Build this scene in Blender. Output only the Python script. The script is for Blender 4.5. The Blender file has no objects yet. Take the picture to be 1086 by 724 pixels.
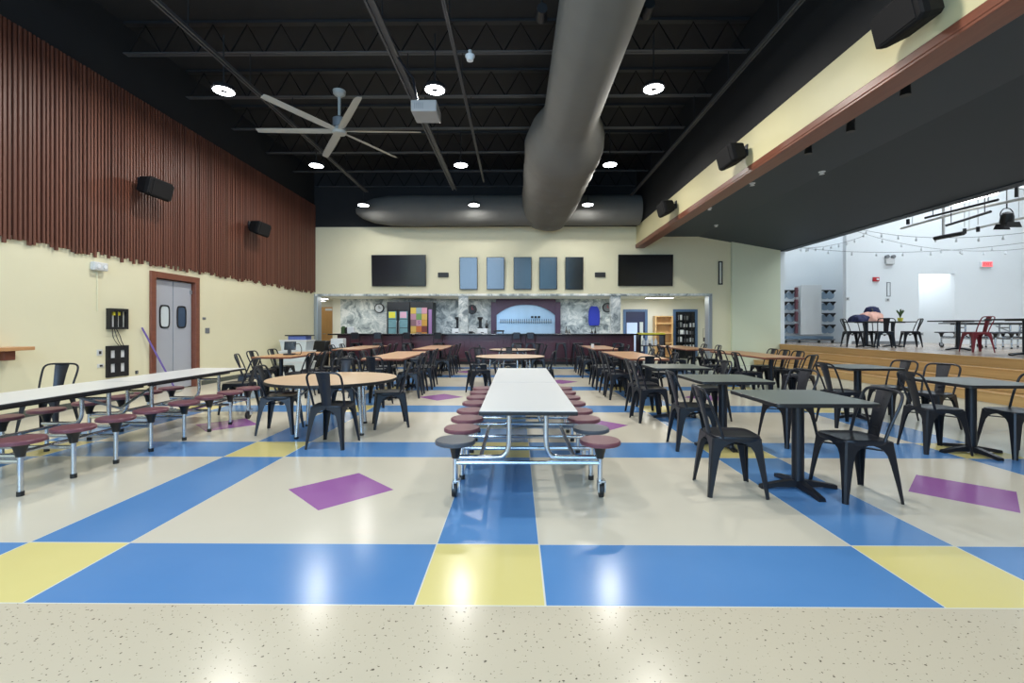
import bpy, bmesh, math, random
from mathutils import Vector, Matrix
random.seed(7)
R = math.radians
PI = math.pi
C = bpy.context.scene.collection
H = 1.284

# ------------------------------------------------------------------ materials
def lin(c):
    def f(v):
        v /= 255.0
        return v / 12.92 if v <= 0.04045 else ((v + 0.055) / 1.055) ** 2.4
    return (f(c[0]), f(c[1]), f(c[2]), 1.0)

def mat(name, rgb, rough=0.5, metal=0.0, var=0.06, scale=8.0, bump=0.0, stretch=(1, 1, 1), spec=0.5, coat=0.0,
        emit=None, estr=0.0, alpha=1.0, trans=0.0):
    m = bpy.data.materials.new(name)
    m.use_nodes = True
    nt = m.node_tree
    b = nt.nodes['Principled BSDF']
    b.inputs['Roughness'].default_value = rough
    b.inputs['Metallic'].default_value = metal
    b.inputs['Specular IOR Level'].default_value = spec
    b.inputs['Coat Weight'].default_value = coat
    b.inputs['Coat Roughness'].default_value = 0.08
    b.inputs['Alpha'].default_value = alpha
    b.inputs['Transmission Weight'].default_value = trans
    c = lin(rgb)
    tc = nt.nodes.new('ShaderNodeTexCoord')
    mp = nt.nodes.new('ShaderNodeMapping')
    mp.inputs['Scale'].default_value = stretch
    nz = nt.nodes.new('ShaderNodeTexNoise')
    nz.inputs['Scale'].default_value = scale
    nz.inputs['Detail'].default_value = 4
    rp = nt.nodes.new('ShaderNodeMix')
    rp.data_type = 'RGBA'
    lo = tuple(max(0, v * (1 - var)) for v in c[:3]) + (1,)
    hi = tuple(min(1, v * (1 + var)) for v in c[:3]) + (1,)
    rp.inputs[6].default_value = lo
    rp.inputs[7].default_value = hi
    nt.links.new(tc.outputs['Object'], mp.inputs['Vector'])
    nt.links.new(mp.outputs['Vector'], nz.inputs['Vector'])
    nt.links.new(nz.outputs['Fac'], rp.inputs[0])
    nt.links.new(rp.outputs[2], b.inputs['Base Color'])
    if bump:
        bp = nt.nodes.new('ShaderNodeBump')
        bp.inputs['Strength'].default_value = bump
        bp.inputs['Distance'].default_value = 0.01
        nt.links.new(nz.outputs['Fac'], bp.inputs['Height'])
        nt.links.new(bp.outputs['Normal'], b.inputs['Normal'])
    if emit:
        b.inputs['Emission Color'].default_value = lin(emit)
        b.inputs['Emission Strength'].default_value = estr
    return m

def N(nt, t, **kw):
    n = nt.nodes.new(t)
    for k, v in kw.items():
        setattr(n, k, v)
    return n

def math_node(nt, op, a, b=None):
    n = N(nt, 'ShaderNodeMath', operation=op)
    for i, v in enumerate((a, b)):
        if v is None:
            continue
        if isinstance(v, (int, float)):
            n.inputs[i].default_value = v
        else:
            nt.links.new(v, n.inputs[i])
    return n.outputs[0]

def mixc(nt, fac, a, b):
    n = N(nt, 'ShaderNodeMix', data_type='RGBA')
    nt.links.new(fac, n.inputs[0])
    for i, v in ((6, a), (7, b)):
        if isinstance(v, tuple):
            n.inputs[i].default_value = v
        else:
            nt.links.new(v, n.inputs[i])
    return n.outputs[2]

def floor_material():
    m = bpy.data.materials.new('vinyl_tile_floor')
    m.use_nodes = True
    nt = m.node_tree
    b = nt.nodes['Principled BSDF']
    g = N(nt, 'ShaderNodeNewGeometry')
    s = N(nt, 'ShaderNodeSeparateXYZ')
    nt.links.new(g.outputs['Position'], s.inputs[0])
    X, Y = s.outputs[0], s.outputs[1]
    P = 2.4384
    x0, y0 = -0.475, 2.137
    tx = math_node(nt, 'DIVIDE', math_node(nt, 'SUBTRACT', X, x0), P)
    ty = math_node(nt, 'DIVIDE', math_node(nt, 'SUBTRACT', Y, y0), P)
    fx, fy = math_node(nt, 'FRACT', tx), math_node(nt, 'FRACT', ty)
    fx = math_node(nt, 'SUBTRACT', tx, math_node(nt, 'FLOOR', tx))
    fy = math_node(nt, 'SUBTRACT', ty, math_node(nt, 'FLOOR', ty))
    ix, iy = math_node(nt, 'FLOOR', tx), math_node(nt, 'FLOOR', ty)
    inx = math_node(nt, 'LESS_THAN', fx, 0.25)
    iny = math_node(nt, 'LESS_THAN', fy, 0.25)
    yel = math_node(nt, 'MULTIPLY', inx, iny)
    blu = math_node(nt, 'SUBTRACT', math_node(nt, 'MAXIMUM', inx, iny), yel)
    # diamonds, centre of the plain cell at .625
    dx = math_node(nt, 'ABSOLUTE', math_node(nt, 'SUBTRACT', fx, 0.625))
    dy = math_node(nt, 'ABSOLUTE', math_node(nt, 'SUBTRACT', fy, 0.625))
    dia = math_node(nt, 'LESS_THAN', math_node(nt, 'ADD', dx, dy), 0.172)
    par = math_node(nt, 'MODULO', math_node(nt, 'ADD', math_node(nt, 'ADD', ix, iy), 100), 2)   # 1 where ix+iy is even
    pur = math_node(nt, 'MULTIPLY', dia, math_node(nt, 'GREATER_THAN', par, 0.5))
    # extent of the pattern
    a1 = math_node(nt, 'GREATER_THAN', X, x0 - 2 * P)
    a2 = math_node(nt, 'LESS_THAN', X, x0 + 2.25 * P)
    a3 = math_node(nt, 'GREATER_THAN', Y, y0)
    a4 = math_node(nt, 'LESS_THAN', Y, y0 + 5.25 * P)
    inside = math_node(nt, 'MULTIPLY', math_node(nt, 'MULTIPLY', a1, a2), math_node(nt, 'MULTIPLY', a3, a4))
    # thin seams between colours
    def seam(f, e):
        return math_node(nt, 'LESS_THAN', math_node(nt, 'ABSOLUTE', math_node(nt, 'SUBTRACT', f, e)), 0.0018)
    sm = math_node(nt, 'MAXIMUM', math_node(nt, 'MAXIMUM', seam(fx, 0.25), seam(fx, 0.001)),
                   math_node(nt, 'MAXIMUM', seam(fy, 0.25), seam(fy, 0.001)))
    # chips of the terrazzo-look tile
    nz = N(nt, 'ShaderNodeTexNoise'); nz.inputs['Scale'].default_value = 62; nz.inputs['Detail'].default_value = 2
    nt.links.new(g.outputs['Position'], nz.inputs['Vector'])
    ramp = N(nt, 'ShaderNodeValToRGB')
    ramp.color_ramp.elements[0].position = 0.30; ramp.color_ramp.elements[1].position = 0.345
    nt.links.new(nz.outputs['Fac'], ramp.inputs[0])
    n2 = N(nt, 'ShaderNodeTexNoise'); n2.inputs['Scale'].default_value = 1.3; n2.inputs['Detail'].default_value = 5
    nt.links.new(g.outputs['Position'], n2.inputs['Vector'])
    spk = mixc(nt, ramp.outputs[0], lin((96, 88, 76)), lin((198, 188, 166)))
    base = mixc(nt, n2.outputs['Fac'], lin((200, 195, 178)), lin((212, 206, 190)))
    blue = mixc(nt, n2.outputs['Fac'], lin((78, 128, 184)), lin((95, 143, 197)))
    yell = mixc(nt, n2.outputs['Fac'], lin((212, 200, 128)), lin((222, 210, 142)))
    purp = mixc(nt, n2.outputs['Fac'], lin((146, 92, 154)), lin((160, 106, 168)))
    col = mixc(nt, blu, base, blue)
    col = mixc(nt, yel, col, yell)
    col = mixc(nt, pur, col, purp)
    col = mixc(nt, math_node(nt, 'MULTIPLY', sm, math_node(nt, 'MAXIMUM', inx, iny)), col, lin((214, 216, 206)))
    front = math_node(nt, 'LESS_THAN', Y, y0)
    side = mixc(nt, math_node(nt, 'GREATER_THAN', X, 0.0), base, lin((196, 202, 190)))
    plain = mixc(nt, front, side, spk)
    col = mixc(nt, inside, plain, col)
    nt.links.new(col, b.inputs['Base Color'])
    rr = N(nt, 'ShaderNodeMapRange')
    rr.inputs['To Min'].default_value = 0.14; rr.inputs['To Max'].default_value = 0.26
    nt.links.new(n2.outputs['Fac'], rr.inputs['Value'])
    nt.links.new(rr.outputs[0], b.inputs['Roughness'])
    b.inputs['Specular IOR Level'].default_value = 0.30
    return m

def slat_material():
    m = bpy.data.materials.new('walnut_slats')
    m.use_nodes = True
    nt = m.node_tree
    b = nt.nodes['Principled BSDF']
    tc = N(nt, 'ShaderNodeTexCoord')
    mp = N(nt, 'ShaderNodeMapping'); mp.inputs['Scale'].default_value = (0, 15.38, 0)
    nt.links.new(tc.outputs['Object'], mp.inputs[0])
    s = N(nt, 'ShaderNodeSeparateXYZ'); nt.links.new(mp.outputs[0], s.inputs[0])
    wn = N(nt, 'ShaderNodeTexWhiteNoise', noise_dimensions='1D')
    nt.links.new(math_node(nt, 'FLOOR', s.outputs[1]), wn.inputs['W'])
    mp2 = N(nt, 'ShaderNodeMapping'); mp2.inputs['Scale'].default_value = (30, 30, 1.2)
    nt.links.new(tc.outputs['Object'], mp2.inputs[0])
    nz = N(nt, 'ShaderNodeTexNoise'); nz.inputs['Scale'].default_value = 1.5; nz.inputs['Detail'].default_value = 5
    nt.links.new(mp2.outputs[0], nz.inputs['Vector'])
    a = mixc(nt, wn.outputs['Value'], lin((84, 49, 38)), lin((124, 76, 59)))
    col = mixc(nt, nz.outputs['Fac'], a, lin((100, 60, 47)))
    nt.links.new(col, b.inputs['Base Color'])
    b.inputs['Roughness'].default_value = 0.5
    return m

def wood_material(name, c1, c2, stretch=(1, 12, 12), rough=0.35, scale=3.0):
    m = bpy.data.materials.new(name)
    m.use_nodes = True
    nt = m.node_tree
    b = nt.nodes['Principled BSDF']
    tc = N(nt, 'ShaderNodeTexCoord')
    mp = N(nt, 'ShaderNodeMapping'); mp.inputs['Scale'].default_value = stretch
    nt.links.new(tc.outputs['Object'], mp.inputs[0])
    nz = N(nt, 'ShaderNodeTexNoise'); nz.inputs['Scale'].default_value = scale; nz.inputs['Detail'].default_value = 6
    nz.inputs['Distortion'].default_value = 0.6
    nt.links.new(mp.outputs[0], nz.inputs['Vector'])
    nt.links.new(mixc(nt, nz.outputs['Fac'], lin(c1), lin(c2)), b.inputs['Base Color'])
    b.inputs['Roughness'].default_value = rough
    return m

def mural_material():
    m = bpy.data.materials.new('floral_wallpaper')
    m.use_nodes = True
    nt = m.node_tree
    b = nt.nodes['Principled BSDF']
    g = N(nt, 'ShaderNodeNewGeometry')
    n0 = N(nt, 'ShaderNodeTexNoise'); n0.inputs['Scale'].default_value = 1.2; n0.inputs['Detail'].default_value = 3
    nt.links.new(g.outputs['Position'], n0.inputs['Vector'])
    va = N(nt, 'ShaderNodeVectorMath', operation='MULTIPLY_ADD')
    nt.links.new(n0.outputs['Color'], va.inputs[0])
    va.inputs[1].default_value = (1.2, 1.2, 1.2)
    nt.links.new(g.outputs['Position'], va.inputs[2])
    v = N(nt, 'ShaderNodeTexVoronoi', feature='SMOOTH_F1'); v.inputs['Scale'].default_value = 3.0
    nt.links.new(va.outputs[0], v.inputs['Vector'])
    w = N(nt, 'ShaderNodeTexNoise'); w.inputs['Scale'].default_value = 4.5; w.inputs['Detail'].default_value = 6
    w.inputs['Distortion'].default_value = 1.6
    nt.links.new(va.outputs[0], w.inputs['Vector'])
    f = math_node(nt, 'ADD', math_node(nt, 'MULTIPLY', v.outputs['Distance'], 0.55), math_node(nt, 'MULTIPLY', w.outputs['Fac'], 0.75))
    rp = N(nt, 'ShaderNodeValToRGB')
    e = rp.color_ramp.elements
    e[0].position = 0.42; e[0].color = lin((120, 130, 136))
    e[1].position = 0.78; e[1].color = lin((240, 242, 240))
    x = rp.color_ramp.elements.new(0.58); x.color = lin((182, 192, 194))
    nt.links.new(f, rp.inputs[0])
    nt.links.new(rp.outputs[0], b.inputs['Base Color'])
    b.inputs['Roughness'].default_value = 0.6
    return m

M = {}
M['floor'] = floor_material()
M['slat'] = slat_material()
M['slat_back'] = mat('slat_backing', (30, 18, 15), 0.85)
M['cream'] = mat('cream_paint', (226, 221, 190), 0.55, var=0.02, scale=3, bump=0.03)
M['cream2'] = mat('cream_fascia_paint', (216, 208, 166), 0.5, var=0.02, scale=2)
M['green'] = mat('pale_green_paint', (214, 220, 194), 0.6, var=0.02, scale=2)
M['black_deck'] = mat('black_ceiling_paint', (25, 26, 29), 0.75, var=0.25, scale=2, bump=0.1)
M['black_steel'] = mat('black_painted_steel', (30, 31, 34), 0.5, var=0.15)
M['web'] = mat('flat_black_web', (13, 13, 15), 0.8, var=0.1, spec=0.2)
M['rail'] = mat('dull_steel_rail', (84, 86, 90), 0.45, 0.4)
M['duct'] = mat('charcoal_fabric', (104, 104, 101), 0.85, var=0.1, scale=3, bump=0.15)
M['navy_ceiling'] = mat('dark_slate_paint', (40, 51, 62), 0.6, var=0.05, scale=1.5)
M['trimwood'] = wood_material('redwood_trim', (104, 60, 46), (136, 82, 62), (6, 0.6, 6), 0.4)
M['stagewood'] = wood_material('honey_oak_steps', (186, 146, 90), (216, 178, 122), (9, 0.5, 9), 0.32)
M['stagefloor'] = wood_material('worn_stage_boards', (158, 142, 128), (186, 170, 154), (0.6, 8, 4), 0.22)
M['tread'] = wood_material('worn_oak_tread', (176, 136, 84), (212, 170, 110), (9, 0.5, 9), 0.3)
M['white'] = mat('white_stage_paint', (228, 233, 236), 0.6, var=0.015, scale=2)
M['plainwhite'] = mat('white_paint', (234, 232, 218), 0.6, var=0.015, scale=2)
M['blackmetal'] = mat('black_powder_coat', (33, 36, 44), 0.34, 0.35, var=0.12, scale=14)  # black coat with the blue of window reflections tinted into its colour
M['redmetal'] = mat('maroon_powder_coat', (128, 46, 58), 0.38, 0.3, var=0.1, scale=14)
M['darktop'] = mat('charcoal_laminate', (106, 114, 110), 0.34, var=0.03, scale=2)
M['darkedge'] = mat('black_edge_band', (26, 27, 31), 0.4)
M['whitetop'] = mat('pale_grey_laminate', (214, 216, 216), 0.3, var=0.02, scale=30)
M['tan'] = wood_material('beech_laminate', (204, 172, 138), (218, 188, 154), (1, 10, 1), 0.3, 4)
M['brown'] = wood_material('honey_brown_laminate', (184, 134, 88), (208, 160, 112), (10, 1, 1), 0.28, 3)
M['chrome'] = mat('chrome_tube', (198, 204, 212), 0.22, 0.9, var=0.03)
M['maroon'] = mat('maroon_plastic', (110, 64, 74), 0.38, var=0.08, scale=18)
M['greyseat'] = mat('slate_plastic', (72, 78, 88), 0.38, var=0.08, scale=18)
M['blackplastic'] = mat('black_plastic', (24, 25, 28), 0.45, var=0.1)
M['speaker'] = mat('matte_speaker_black', (17, 17, 19), 0.8, var=0.1, spec=0.25)
M['greyplastic'] = mat('grey_plastic', (120, 124, 128), 0.5)
M['barwood'] = wood_material('dark_cherry_panel', (64, 33, 48), (94, 50, 62), (10, 1, 1.2), 0.32, 2)
M['bartop'] = mat('black_bar_top', (22, 18, 26), 0.2, var=0.1)
M['mural'] = mural_material()
M['lampwhite'] = mat('led_diffuser', (255, 255, 255), 0.5, emit=(244, 250, 255), estr=26)
M['tube'] = mat('fluorescent_diffuser', (255, 255, 255), 0.5, emit=(250, 250, 245), estr=7)
M['fan'] = mat('pale_grey_fan_paint', (176, 178, 174), 0.4, var=0.03)
M['lightmetal'] = mat('light_grey_enamel', (206, 208, 208), 0.5, var=0.03)
M['projgrey'] = mat('grey_projector_case', (150, 152, 154), 0.5, var=0.03)
M['doorgrey'] = mat('grey_door_laminate', (172, 176, 186), 0.4, var=0.03, scale=3)
M['doorwood'] = wood_material('maple_door', (196, 146, 88), (216, 170, 110), (8, 8, 0.8), 0.4)
M['glass_dark'] = mat('dark_window_glass', (58, 74, 98), 0.08, spec=0.8)
M['glass_pale'] = mat('pale_window_glass', (206, 216, 220), 0.1, spec=0.8)
M['screen'] = mat('black_screen_glass', (9, 11, 15), 0.16, var=0.1, spec=0.9)
M['screenframe'] = mat('screen_bezel', (12, 12, 14), 0.35)
M['blueframe'] = mat('blue_door_paint', (84, 116, 160), 0.45, var=0.04)
M['navydark'] = mat('dim_doorway_panel', (34, 44, 84), 0.5)
M['shelfwood'] = wood_material('pine_shelf', (196, 158, 106), (220, 184, 134), (8, 1, 1), 0.45)
M['purple'] = mat('plum_paint', (74, 46, 72), 0.4, var=0.08)
M['red'] = mat('red_plastic', (190, 40, 50), 0.4)
M['yellow'] = mat('yellow_board', (214, 204, 60), 0.5)
M['blue'] = mat('royal_blue_fabric', (50, 66, 190), 0.7, var=0.25, scale=30)
M['paper'] = mat('white_card', (226, 230, 234), 0.6)
M['stainless'] = mat('brushed_stainless', (168, 176, 182), 0.35, 0.7, stretch=(1, 1, 20))
M['pink'] = mat('peach_cloth', (232, 178, 160), 0.85, var=0.15, scale=20, bump=0.2)
M['navycloth'] = mat('navy_cloth', (38, 44, 84), 0.85, var=0.2, scale=20, bump=0.2)
M['mop'] = mat('violet_pole', (112, 92, 168), 0.4)
M['bin'] = mat('clear_tote_plastic', (206, 214, 216), 0.3, var=0.05)
M['binlid'] = mat('blue_tote_lid', (94, 112, 176), 0.4)
M['ceramic'] = mat('glossy_bottle_glass', (30, 34, 36), 0.12, spec=0.8)
M['grn'] = mat('leaf_green', (70, 96, 58), 0.7, var=0.2)
M['base_dark'] = mat('dark_vinyl_base', (78, 84, 78), 0.5)

# ------------------------------------------------------------------ mesh builder
class MB:
    def __init__(self):
        self.bm = bmesh.new()

    def box(self, x0, x1, y0, y1, z0, z1, bevel=0.0, rot=None, pivot=None):
        vs = [self.bm.verts.new(p) for p in ((x0, y0, z0), (x1, y0, z0), (x1, y1, z0), (x0, y1, z0),
                                             (x0, y0, z1), (x1, y0, z1), (x1, y1, z1), (x0, y1, z1))]
        fs = [self.bm.faces.new([vs[i] for i in q]) for q in ((3, 2, 1, 0), (4, 5, 6, 7), (0, 1, 5, 4), (1, 2, 6, 5), (2, 3, 7, 6), (3, 0, 4, 7))]
        if bevel:
            es = list({e for f in fs for e in f.edges})
            r = bmesh.ops.bevel(self.bm, geom=es, offset=bevel, segments=2, affect='EDGES', profile=0.5)
            vs = list({v for f in r['faces'] for v in f.verts} | {v for v in vs if v.is_valid})
        if rot is not None:
            pv = Vector(pivot if pivot else ((x0 + x1) / 2, (y0 + y1) / 2, (z0 + z1) / 2))
            bmesh.ops.transform(self.bm, matrix=Matrix.Translation(pv) @ rot.to_4x4() @ Matrix.Translation(-pv), verts=vs)
        return self

    def cbox(self, c, s, bevel=0.0, rot=None):
        return self.box(c[0] - s[0] / 2, c[0] + s[0] / 2, c[1] - s[1] / 2, c[1] + s[1] / 2, c[2] - s[2] / 2, c[2] + s[2] / 2, bevel, rot)

    def rings(self, rings, closed=True, cap=True):
        rows = [[self.bm.verts.new(p) for p in r] for r in rings]
        n = len(rows[0])
        for a, b in zip(rows, rows[1:]):
            for i in range(n if closed else n - 1):
                j = (i + 1) % n
                self.bm.faces.new((a[i], a[j], b[j], b[i]))
        if cap and n > 2:
            self.bm.faces.new(rows[0][::-1])
            self.bm.faces.new(rows[-1])
        return self

    def tube(self, pts, r, n=8, closed=False):
        pts = [Vector(p) for p in pts]
        rs = r if isinstance(r, (list, tuple)) else [r] * len(pts)
        rings = []
        up = Vector((0, 0, 1))
        prev = None
        for i, p in enumerate(pts):
            if closed:
                t = pts[(i + 1) % len(pts)] - pts[i - 1]
            else:
                t = pts[min(i + 1, len(pts) - 1)] - pts[max(i - 1, 0)]
            t.normalize()
            if prev is None:
                a = t.cross(up)
                if a.length < 0.05:
                    a = t.cross(Vector((1, 0, 0)))
            else:
                a = prev - t * prev.dot(t)
            a.normalize()
            prev = a
            b = t.cross(a)
            rings.append([p + (a * math.cos(2 * PI * k / n) + b * math.sin(2 * PI * k / n)) * rs[i] for k in range(n)])
        if closed:
            rings.append(rings[0])
            return self.rings(rings, True, False)
        return self.rings(rings)

    def lathe(self, prof, n=20, c=(0, 0, 0), sx=1.0, sy=1.0):
        rings = [[(c[0] + r * sx * math.cos(2 * PI * k / n), c[1] + r * sy * math.sin(2 * PI * k / n), c[2] + z) for k in range(n)] for r, z in prof]
        return self.rings(rings)

    def cyl(self, c, r, h, n=16, axis='z', r2=None):
        r2 = r if r2 is None else r2
        rings = []
        for rr, o in ((r, -h / 2), (r2, h / 2)):
            ring = []
            for k in range(n):
                u, v = rr * math.cos(2 * PI * k / n), rr * math.sin(2 * PI * k / n)
                ring.append({'z': (c[0] + u, c[1] + v, c[2] + o), 'y': (c[0] + v, c[1] + o, c[2] + u), 'x': (c[0] + o, c[1] + u, c[2] + v)}[axis])
            rings.append(ring)
        return self.rings(rings)

    def prism(self, poly, lo, hi, axis='y'):
        def P(a, b, o):
            return {'y': (a, o, b), 'x': (o, a, b), 'z': (a, b, o)}[axis]
        return self.rings([[P(a, b, lo) for a, b in poly], [P(a, b, hi) for a, b in poly]])

    def build(self, name, m, parent=None, smooth=False, loc=None, kind=None):
        bmesh.ops.recalc_face_normals(self.bm, faces=self.bm.faces[:])
        me = bpy.data.meshes.new(name)
        self.bm.to_mesh(me)
        self.bm.free()
        me.materials.append(m)
        if smooth:
            for p in me.polygons:
                p.use_smooth = True
            try:
                me.set_sharp_from_angle(angle=R(38))
            except Exception:
                pass
        o = bpy.data.objects.new(name, me)
        C.objects.link(o)
        if parent:
            o.parent = parent
        if loc:
            o.location = loc
        if kind:
            o['kind'] = kind
        return o

def spline(pts, k=6):
    P = [Vector(p) for p in pts]
    out = []
    for i in range(len(P) - 1):
        p0, p1, p2, p3 = P[max(i - 1, 0)], P[i], P[i + 1], P[min(i + 2, len(P) - 1)]
        for j in range(k):
            t = j / k
            out.append(0.5 * ((2 * p1) + (p2 - p0) * t + (2 * p0 - 5 * p1 + 4 * p2 - p3) * t * t + (3 * p1 - p0 - 3 * p2 + p3) * t ** 3))
    out.append(P[-1])
    return out

def tag(o, label, cat, group=None):
    o['label'] = label
    o['category'] = cat
    if group:
        o['group'] = group
    return o

def thing(name, label, cat, loc=(0, 0, 0), rz=0.0, group=None):
    o = bpy.data.objects.new(name, None)
    o.empty_display_size = 0.1
    C.objects.link(o)
    o.location = loc
    o.rotation_euler = (0, 0, rz)
    return tag(o, label, cat, group)

def dup(src, label, loc, rz, group=None):
    def cp(o, par):
        c = o.copy()
        C.objects.link(c)
        if par:
            c.parent = par
        for ch in [x for x in KIDS.get(o.name, [])]:
            cp(ch, c)
        return c
    r = cp(src, None)
    r.location = loc
    r.rotation_euler = (0, 0, rz)
    r['label'] = label
    if group:
        r['group'] = group
    return r

KIDS = {}
def freeze(root):
    """remember a prototype's parts so that copies can be made without searching the scene"""
    def walk(o):
        KIDS[o.name] = [c for c in bpy.data.objects if c.parent == o]
        for c in KIDS[o.name]:
            walk(c)
    walk(root)

def struct(mb, name, m, smooth=False):
    return mb.build(name, m, None, smooth, kind='structure')

# ------------------------------------------------------------------ the room
XL, XB, XS, YB = -7.0, 4.12, 9.0, 16.0
ZD = 6.7                     # underside of roof deck
YR = -4.0                    # wall behind the viewer
struct(MB().box(-9.5, 9.0, YR - .2, 23.0, -0.2, 0.0), 'floor', M['floor'])
struct(MB().box(XL - .2, XB + .25, YR - .2, YB + .3, ZD, ZD + .2), 'ceiling', M['black_deck'])
# left wall with the opening of the swing doors (y 7.95..9.35)
DY0, DY1, DZ = 8.78, 10.14, 2.37
w = MB()
w.box(XL - .2, XL, YR - .2, DY0, 0, 5.5).box(XL - .2, XL, DY1, 16.3, 0, 5.5).box(XL - .2, XL, DY0, DY1, DZ, 5.5)
struct(w, 'wall_left', M['cream'])
struct(MB().box(XL - .2, XL, YR - .2, YB + .3, 5.5, ZD), 'wall_left_upper', M['black_deck'])
b = MB()
b.box(XL, XL + .015, YR, DY0 - .1, 0, .1).box(XL, XL + .015, DY1 + .1, YB, 0, .1)
struct(b, 'baseboard_left', M['base_dark'])
# back wall: cream band over the wide bar opening, black above
OZ = 2.44
w = MB()
w.box(XL, 6.70, YB, YB + .3, OZ, 4.75).box(6.70, 9.0, YB, YB + .3, 0, 4.75)
struct(w, 'wall_back', M['cream'])
struct(MB().box(XL, XB + .25, YB, YB + .3, 4.75, ZD), 'wall_back_upper', M['black_deck'])
# pilaster and pale green wall between bar opening and stage
struct(MB().box(7.36, 9.0, YB - .10, YB, 0, 4.42), 'wall_back_return', M['green'])
# fascia beam on the right with redwood trim, black wall over it
struct(MB().box(XB, XB + .25, YR, YB, 4.08, 4.74), 'wall_right_fascia', M['cream2'])
struct(MB().box(XB, XB + .25, YR, YB, 4.74, ZD), 'wall_right_upper', M['black_deck'])
t = MB()
t.box(XB - .02, XB + .28, YR, YB, 4.0, 4.05, .008).box(XB - .03, XB + .02, YR, YB, 4.03, 4.13, .01)
struct(t, 'trim_1', M['trimwood'])
# low dark ceiling between fascia and stage: flat, then falling towards the stage opening
c = MB()
c.prism([(XB + .24, 4.40), (6.25, 4.40), (XS + .02, 3.90), (XS + .25, 3.90), (XS + .25, 4.3), (6.25, 4.6), (XB + .24, 4.6)], YR, YB)
struct(c, 'ceiling_side', M['navy_ceiling'])
struct(MB().box(XS + .02, XS + .28, YR, YB, 3.88, 6.6), 'wall_stage_header', M['navy_ceiling'])
# rear wall (behind the viewer) with tall glazing
w = MB()
WX = [(-5.6, -0.6), (0.2, 3.6)]
w.box(XL, -5.6, YR - .2, YR, 0, ZD).box(-.6, .2, YR - .2, YR, 0, ZD).box(3.6, 9.0, YR - .2, YR, 0, ZD)
w.box(-5.6, -.6, YR - .2, YR, 0, .9).box(.2, 3.6, YR - .2, YR, 0, .9).box(-5.6, -.6, YR - .2, YR, 6.3, ZD).box(.2, 3.6, YR - .2, YR, 6.3, ZD)
struct(w, 'wall_rear', M['cream'])
for i, (a, bb) in enumerate(WX):
    f = MB()
    n = 4 if i == 0 else 3
    for k in range(n + 1):
        x = a + (bb - a) * k / n
        f.box(x - .03, x + .03, YR - .12, YR - .06, .9, 6.3)
    for z in (.93, 2.7, 4.5, 6.27):
        f.box(a, bb, YR - .12, YR - .06, z - .03, z + .03)
    struct(f, 'window_%d' % (i + 1), M['screenframe'])

# slat cladding of the left wall
s = MB()
yy = 2.0
while yy < YB - .02:
    zb = 2.47 + random.choice((0, .03, .06, -.03)) + random.uniform(-.015, .015)
    s.box(XL + .016, XL + .045 + random.choice((0, 0, .008)), yy, yy + random.choice((.032, .035, .038)), zb, 5.5)
    yy += .065
cl = s.build('slat_cladding', M['slat'])
tag(cl, 'tall brown vertical wood slat cladding with ragged lower edge on the cream wall', 'wall cladding')
MB().box(XL + .001, XL + .016, 2.0, YB - .001, 2.56, 5.5).build('backing_board', M['slat_back'], cl)

# swing doors in the left wall
d = MB()
fw = .13
d.box(XL - .16, XL + .04, DY0, DY0 + fw, 0, DZ, .008).box(XL - .16, XL + .04, DY1 - fw, DY1, 0, DZ, .008).box(XL - .16, XL + .04, DY0 + fw, DY1 - fw, DZ - .12, DZ, .008)
df = d.build('door_1', M['trimwood'], kind='structure')
lw = (DY1 - DY0 - 2 * fw) / 2
for k in range(2):
    ya = DY0 + fw + k * lw + .012
    yb = ya + lw - .024
    lf = MB().box(XL - .10, XL - .05, ya, yb, .02, DZ - .14, .004).build('door_leaf', M['doorgrey'], df)
    ym = (ya + yb) / 2 + (.04 if k == 0 else -.04)
    g = MB()
    ring = []
    for q in range(24):
        a_ = 2 * PI * q / 24
        cx_, sx_ = math.cos(a_), math.sin(a_)
        ring.append((abs(cx_) ** .45 * (1 if cx_ > 0 else -1), abs(sx_) ** .45 * (1 if sx_ > 0 else -1)))
    def loop(ry, rz_, x): return [(x, ym + p * ry, 1.50 + q * rz_) for p, q in ring]
    g.rings([loop(.135, .235, XL - .05), loop(.135, .235, XL - .035), loop(.11, .205, XL - .035), loop(.11, .205, XL - .05)], True, False)
    g.build('window_gasket', M['blackplastic'], lf)
    MB().rings([loop(.11, .205, XL - .049), loop(.11, .205, XL - .043)]).build('vision_panel', M['glass_pale'] if k == 0 else M['glass_dark'], lf)
    hg = MB().box(XL - .05, XL - .03, ya, ya + .05, 2.0, 2.08) if k == 0 else MB().box(XL - .05, XL - .03, yb - .05, yb, 2.0, 2.08)
    hg.build('door_hinge', M['stainless'], lf)
struct(MB().box(XL - .19, XL - .17, DY0, DY1, 0, DZ), 'wall_behind_doors', M['cream'])

# ------------------------------------------------------------------ bar room behind the back wall
BY = 19.3
struct(MB().box(-9.4, 9.0, YB + .3, 23.0, OZ + .02, OZ + .2), 'ceiling_bar', M['plainwhite'])
w = MB()
w.box(-7.34, 4.33, BY, BY + .15, 0, OZ + .02)
struct(w, 'wall_bar', M['mural'])
struct(MB().box(4.33, 8.2, BY, BY + .15, 0, OZ + .02), 'wall_store', M['plainwhite'])
struct(MB().box(-7.67, -7.34, BY - .02, BY + .15, 0, OZ + .02), 'wall_hall', M['plainwhite'])
struct(MB().box(8.0, 8.15, YB + .3, BY, 0, OZ + .02), 'wall_store_side', M['plainwhite'])
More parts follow.
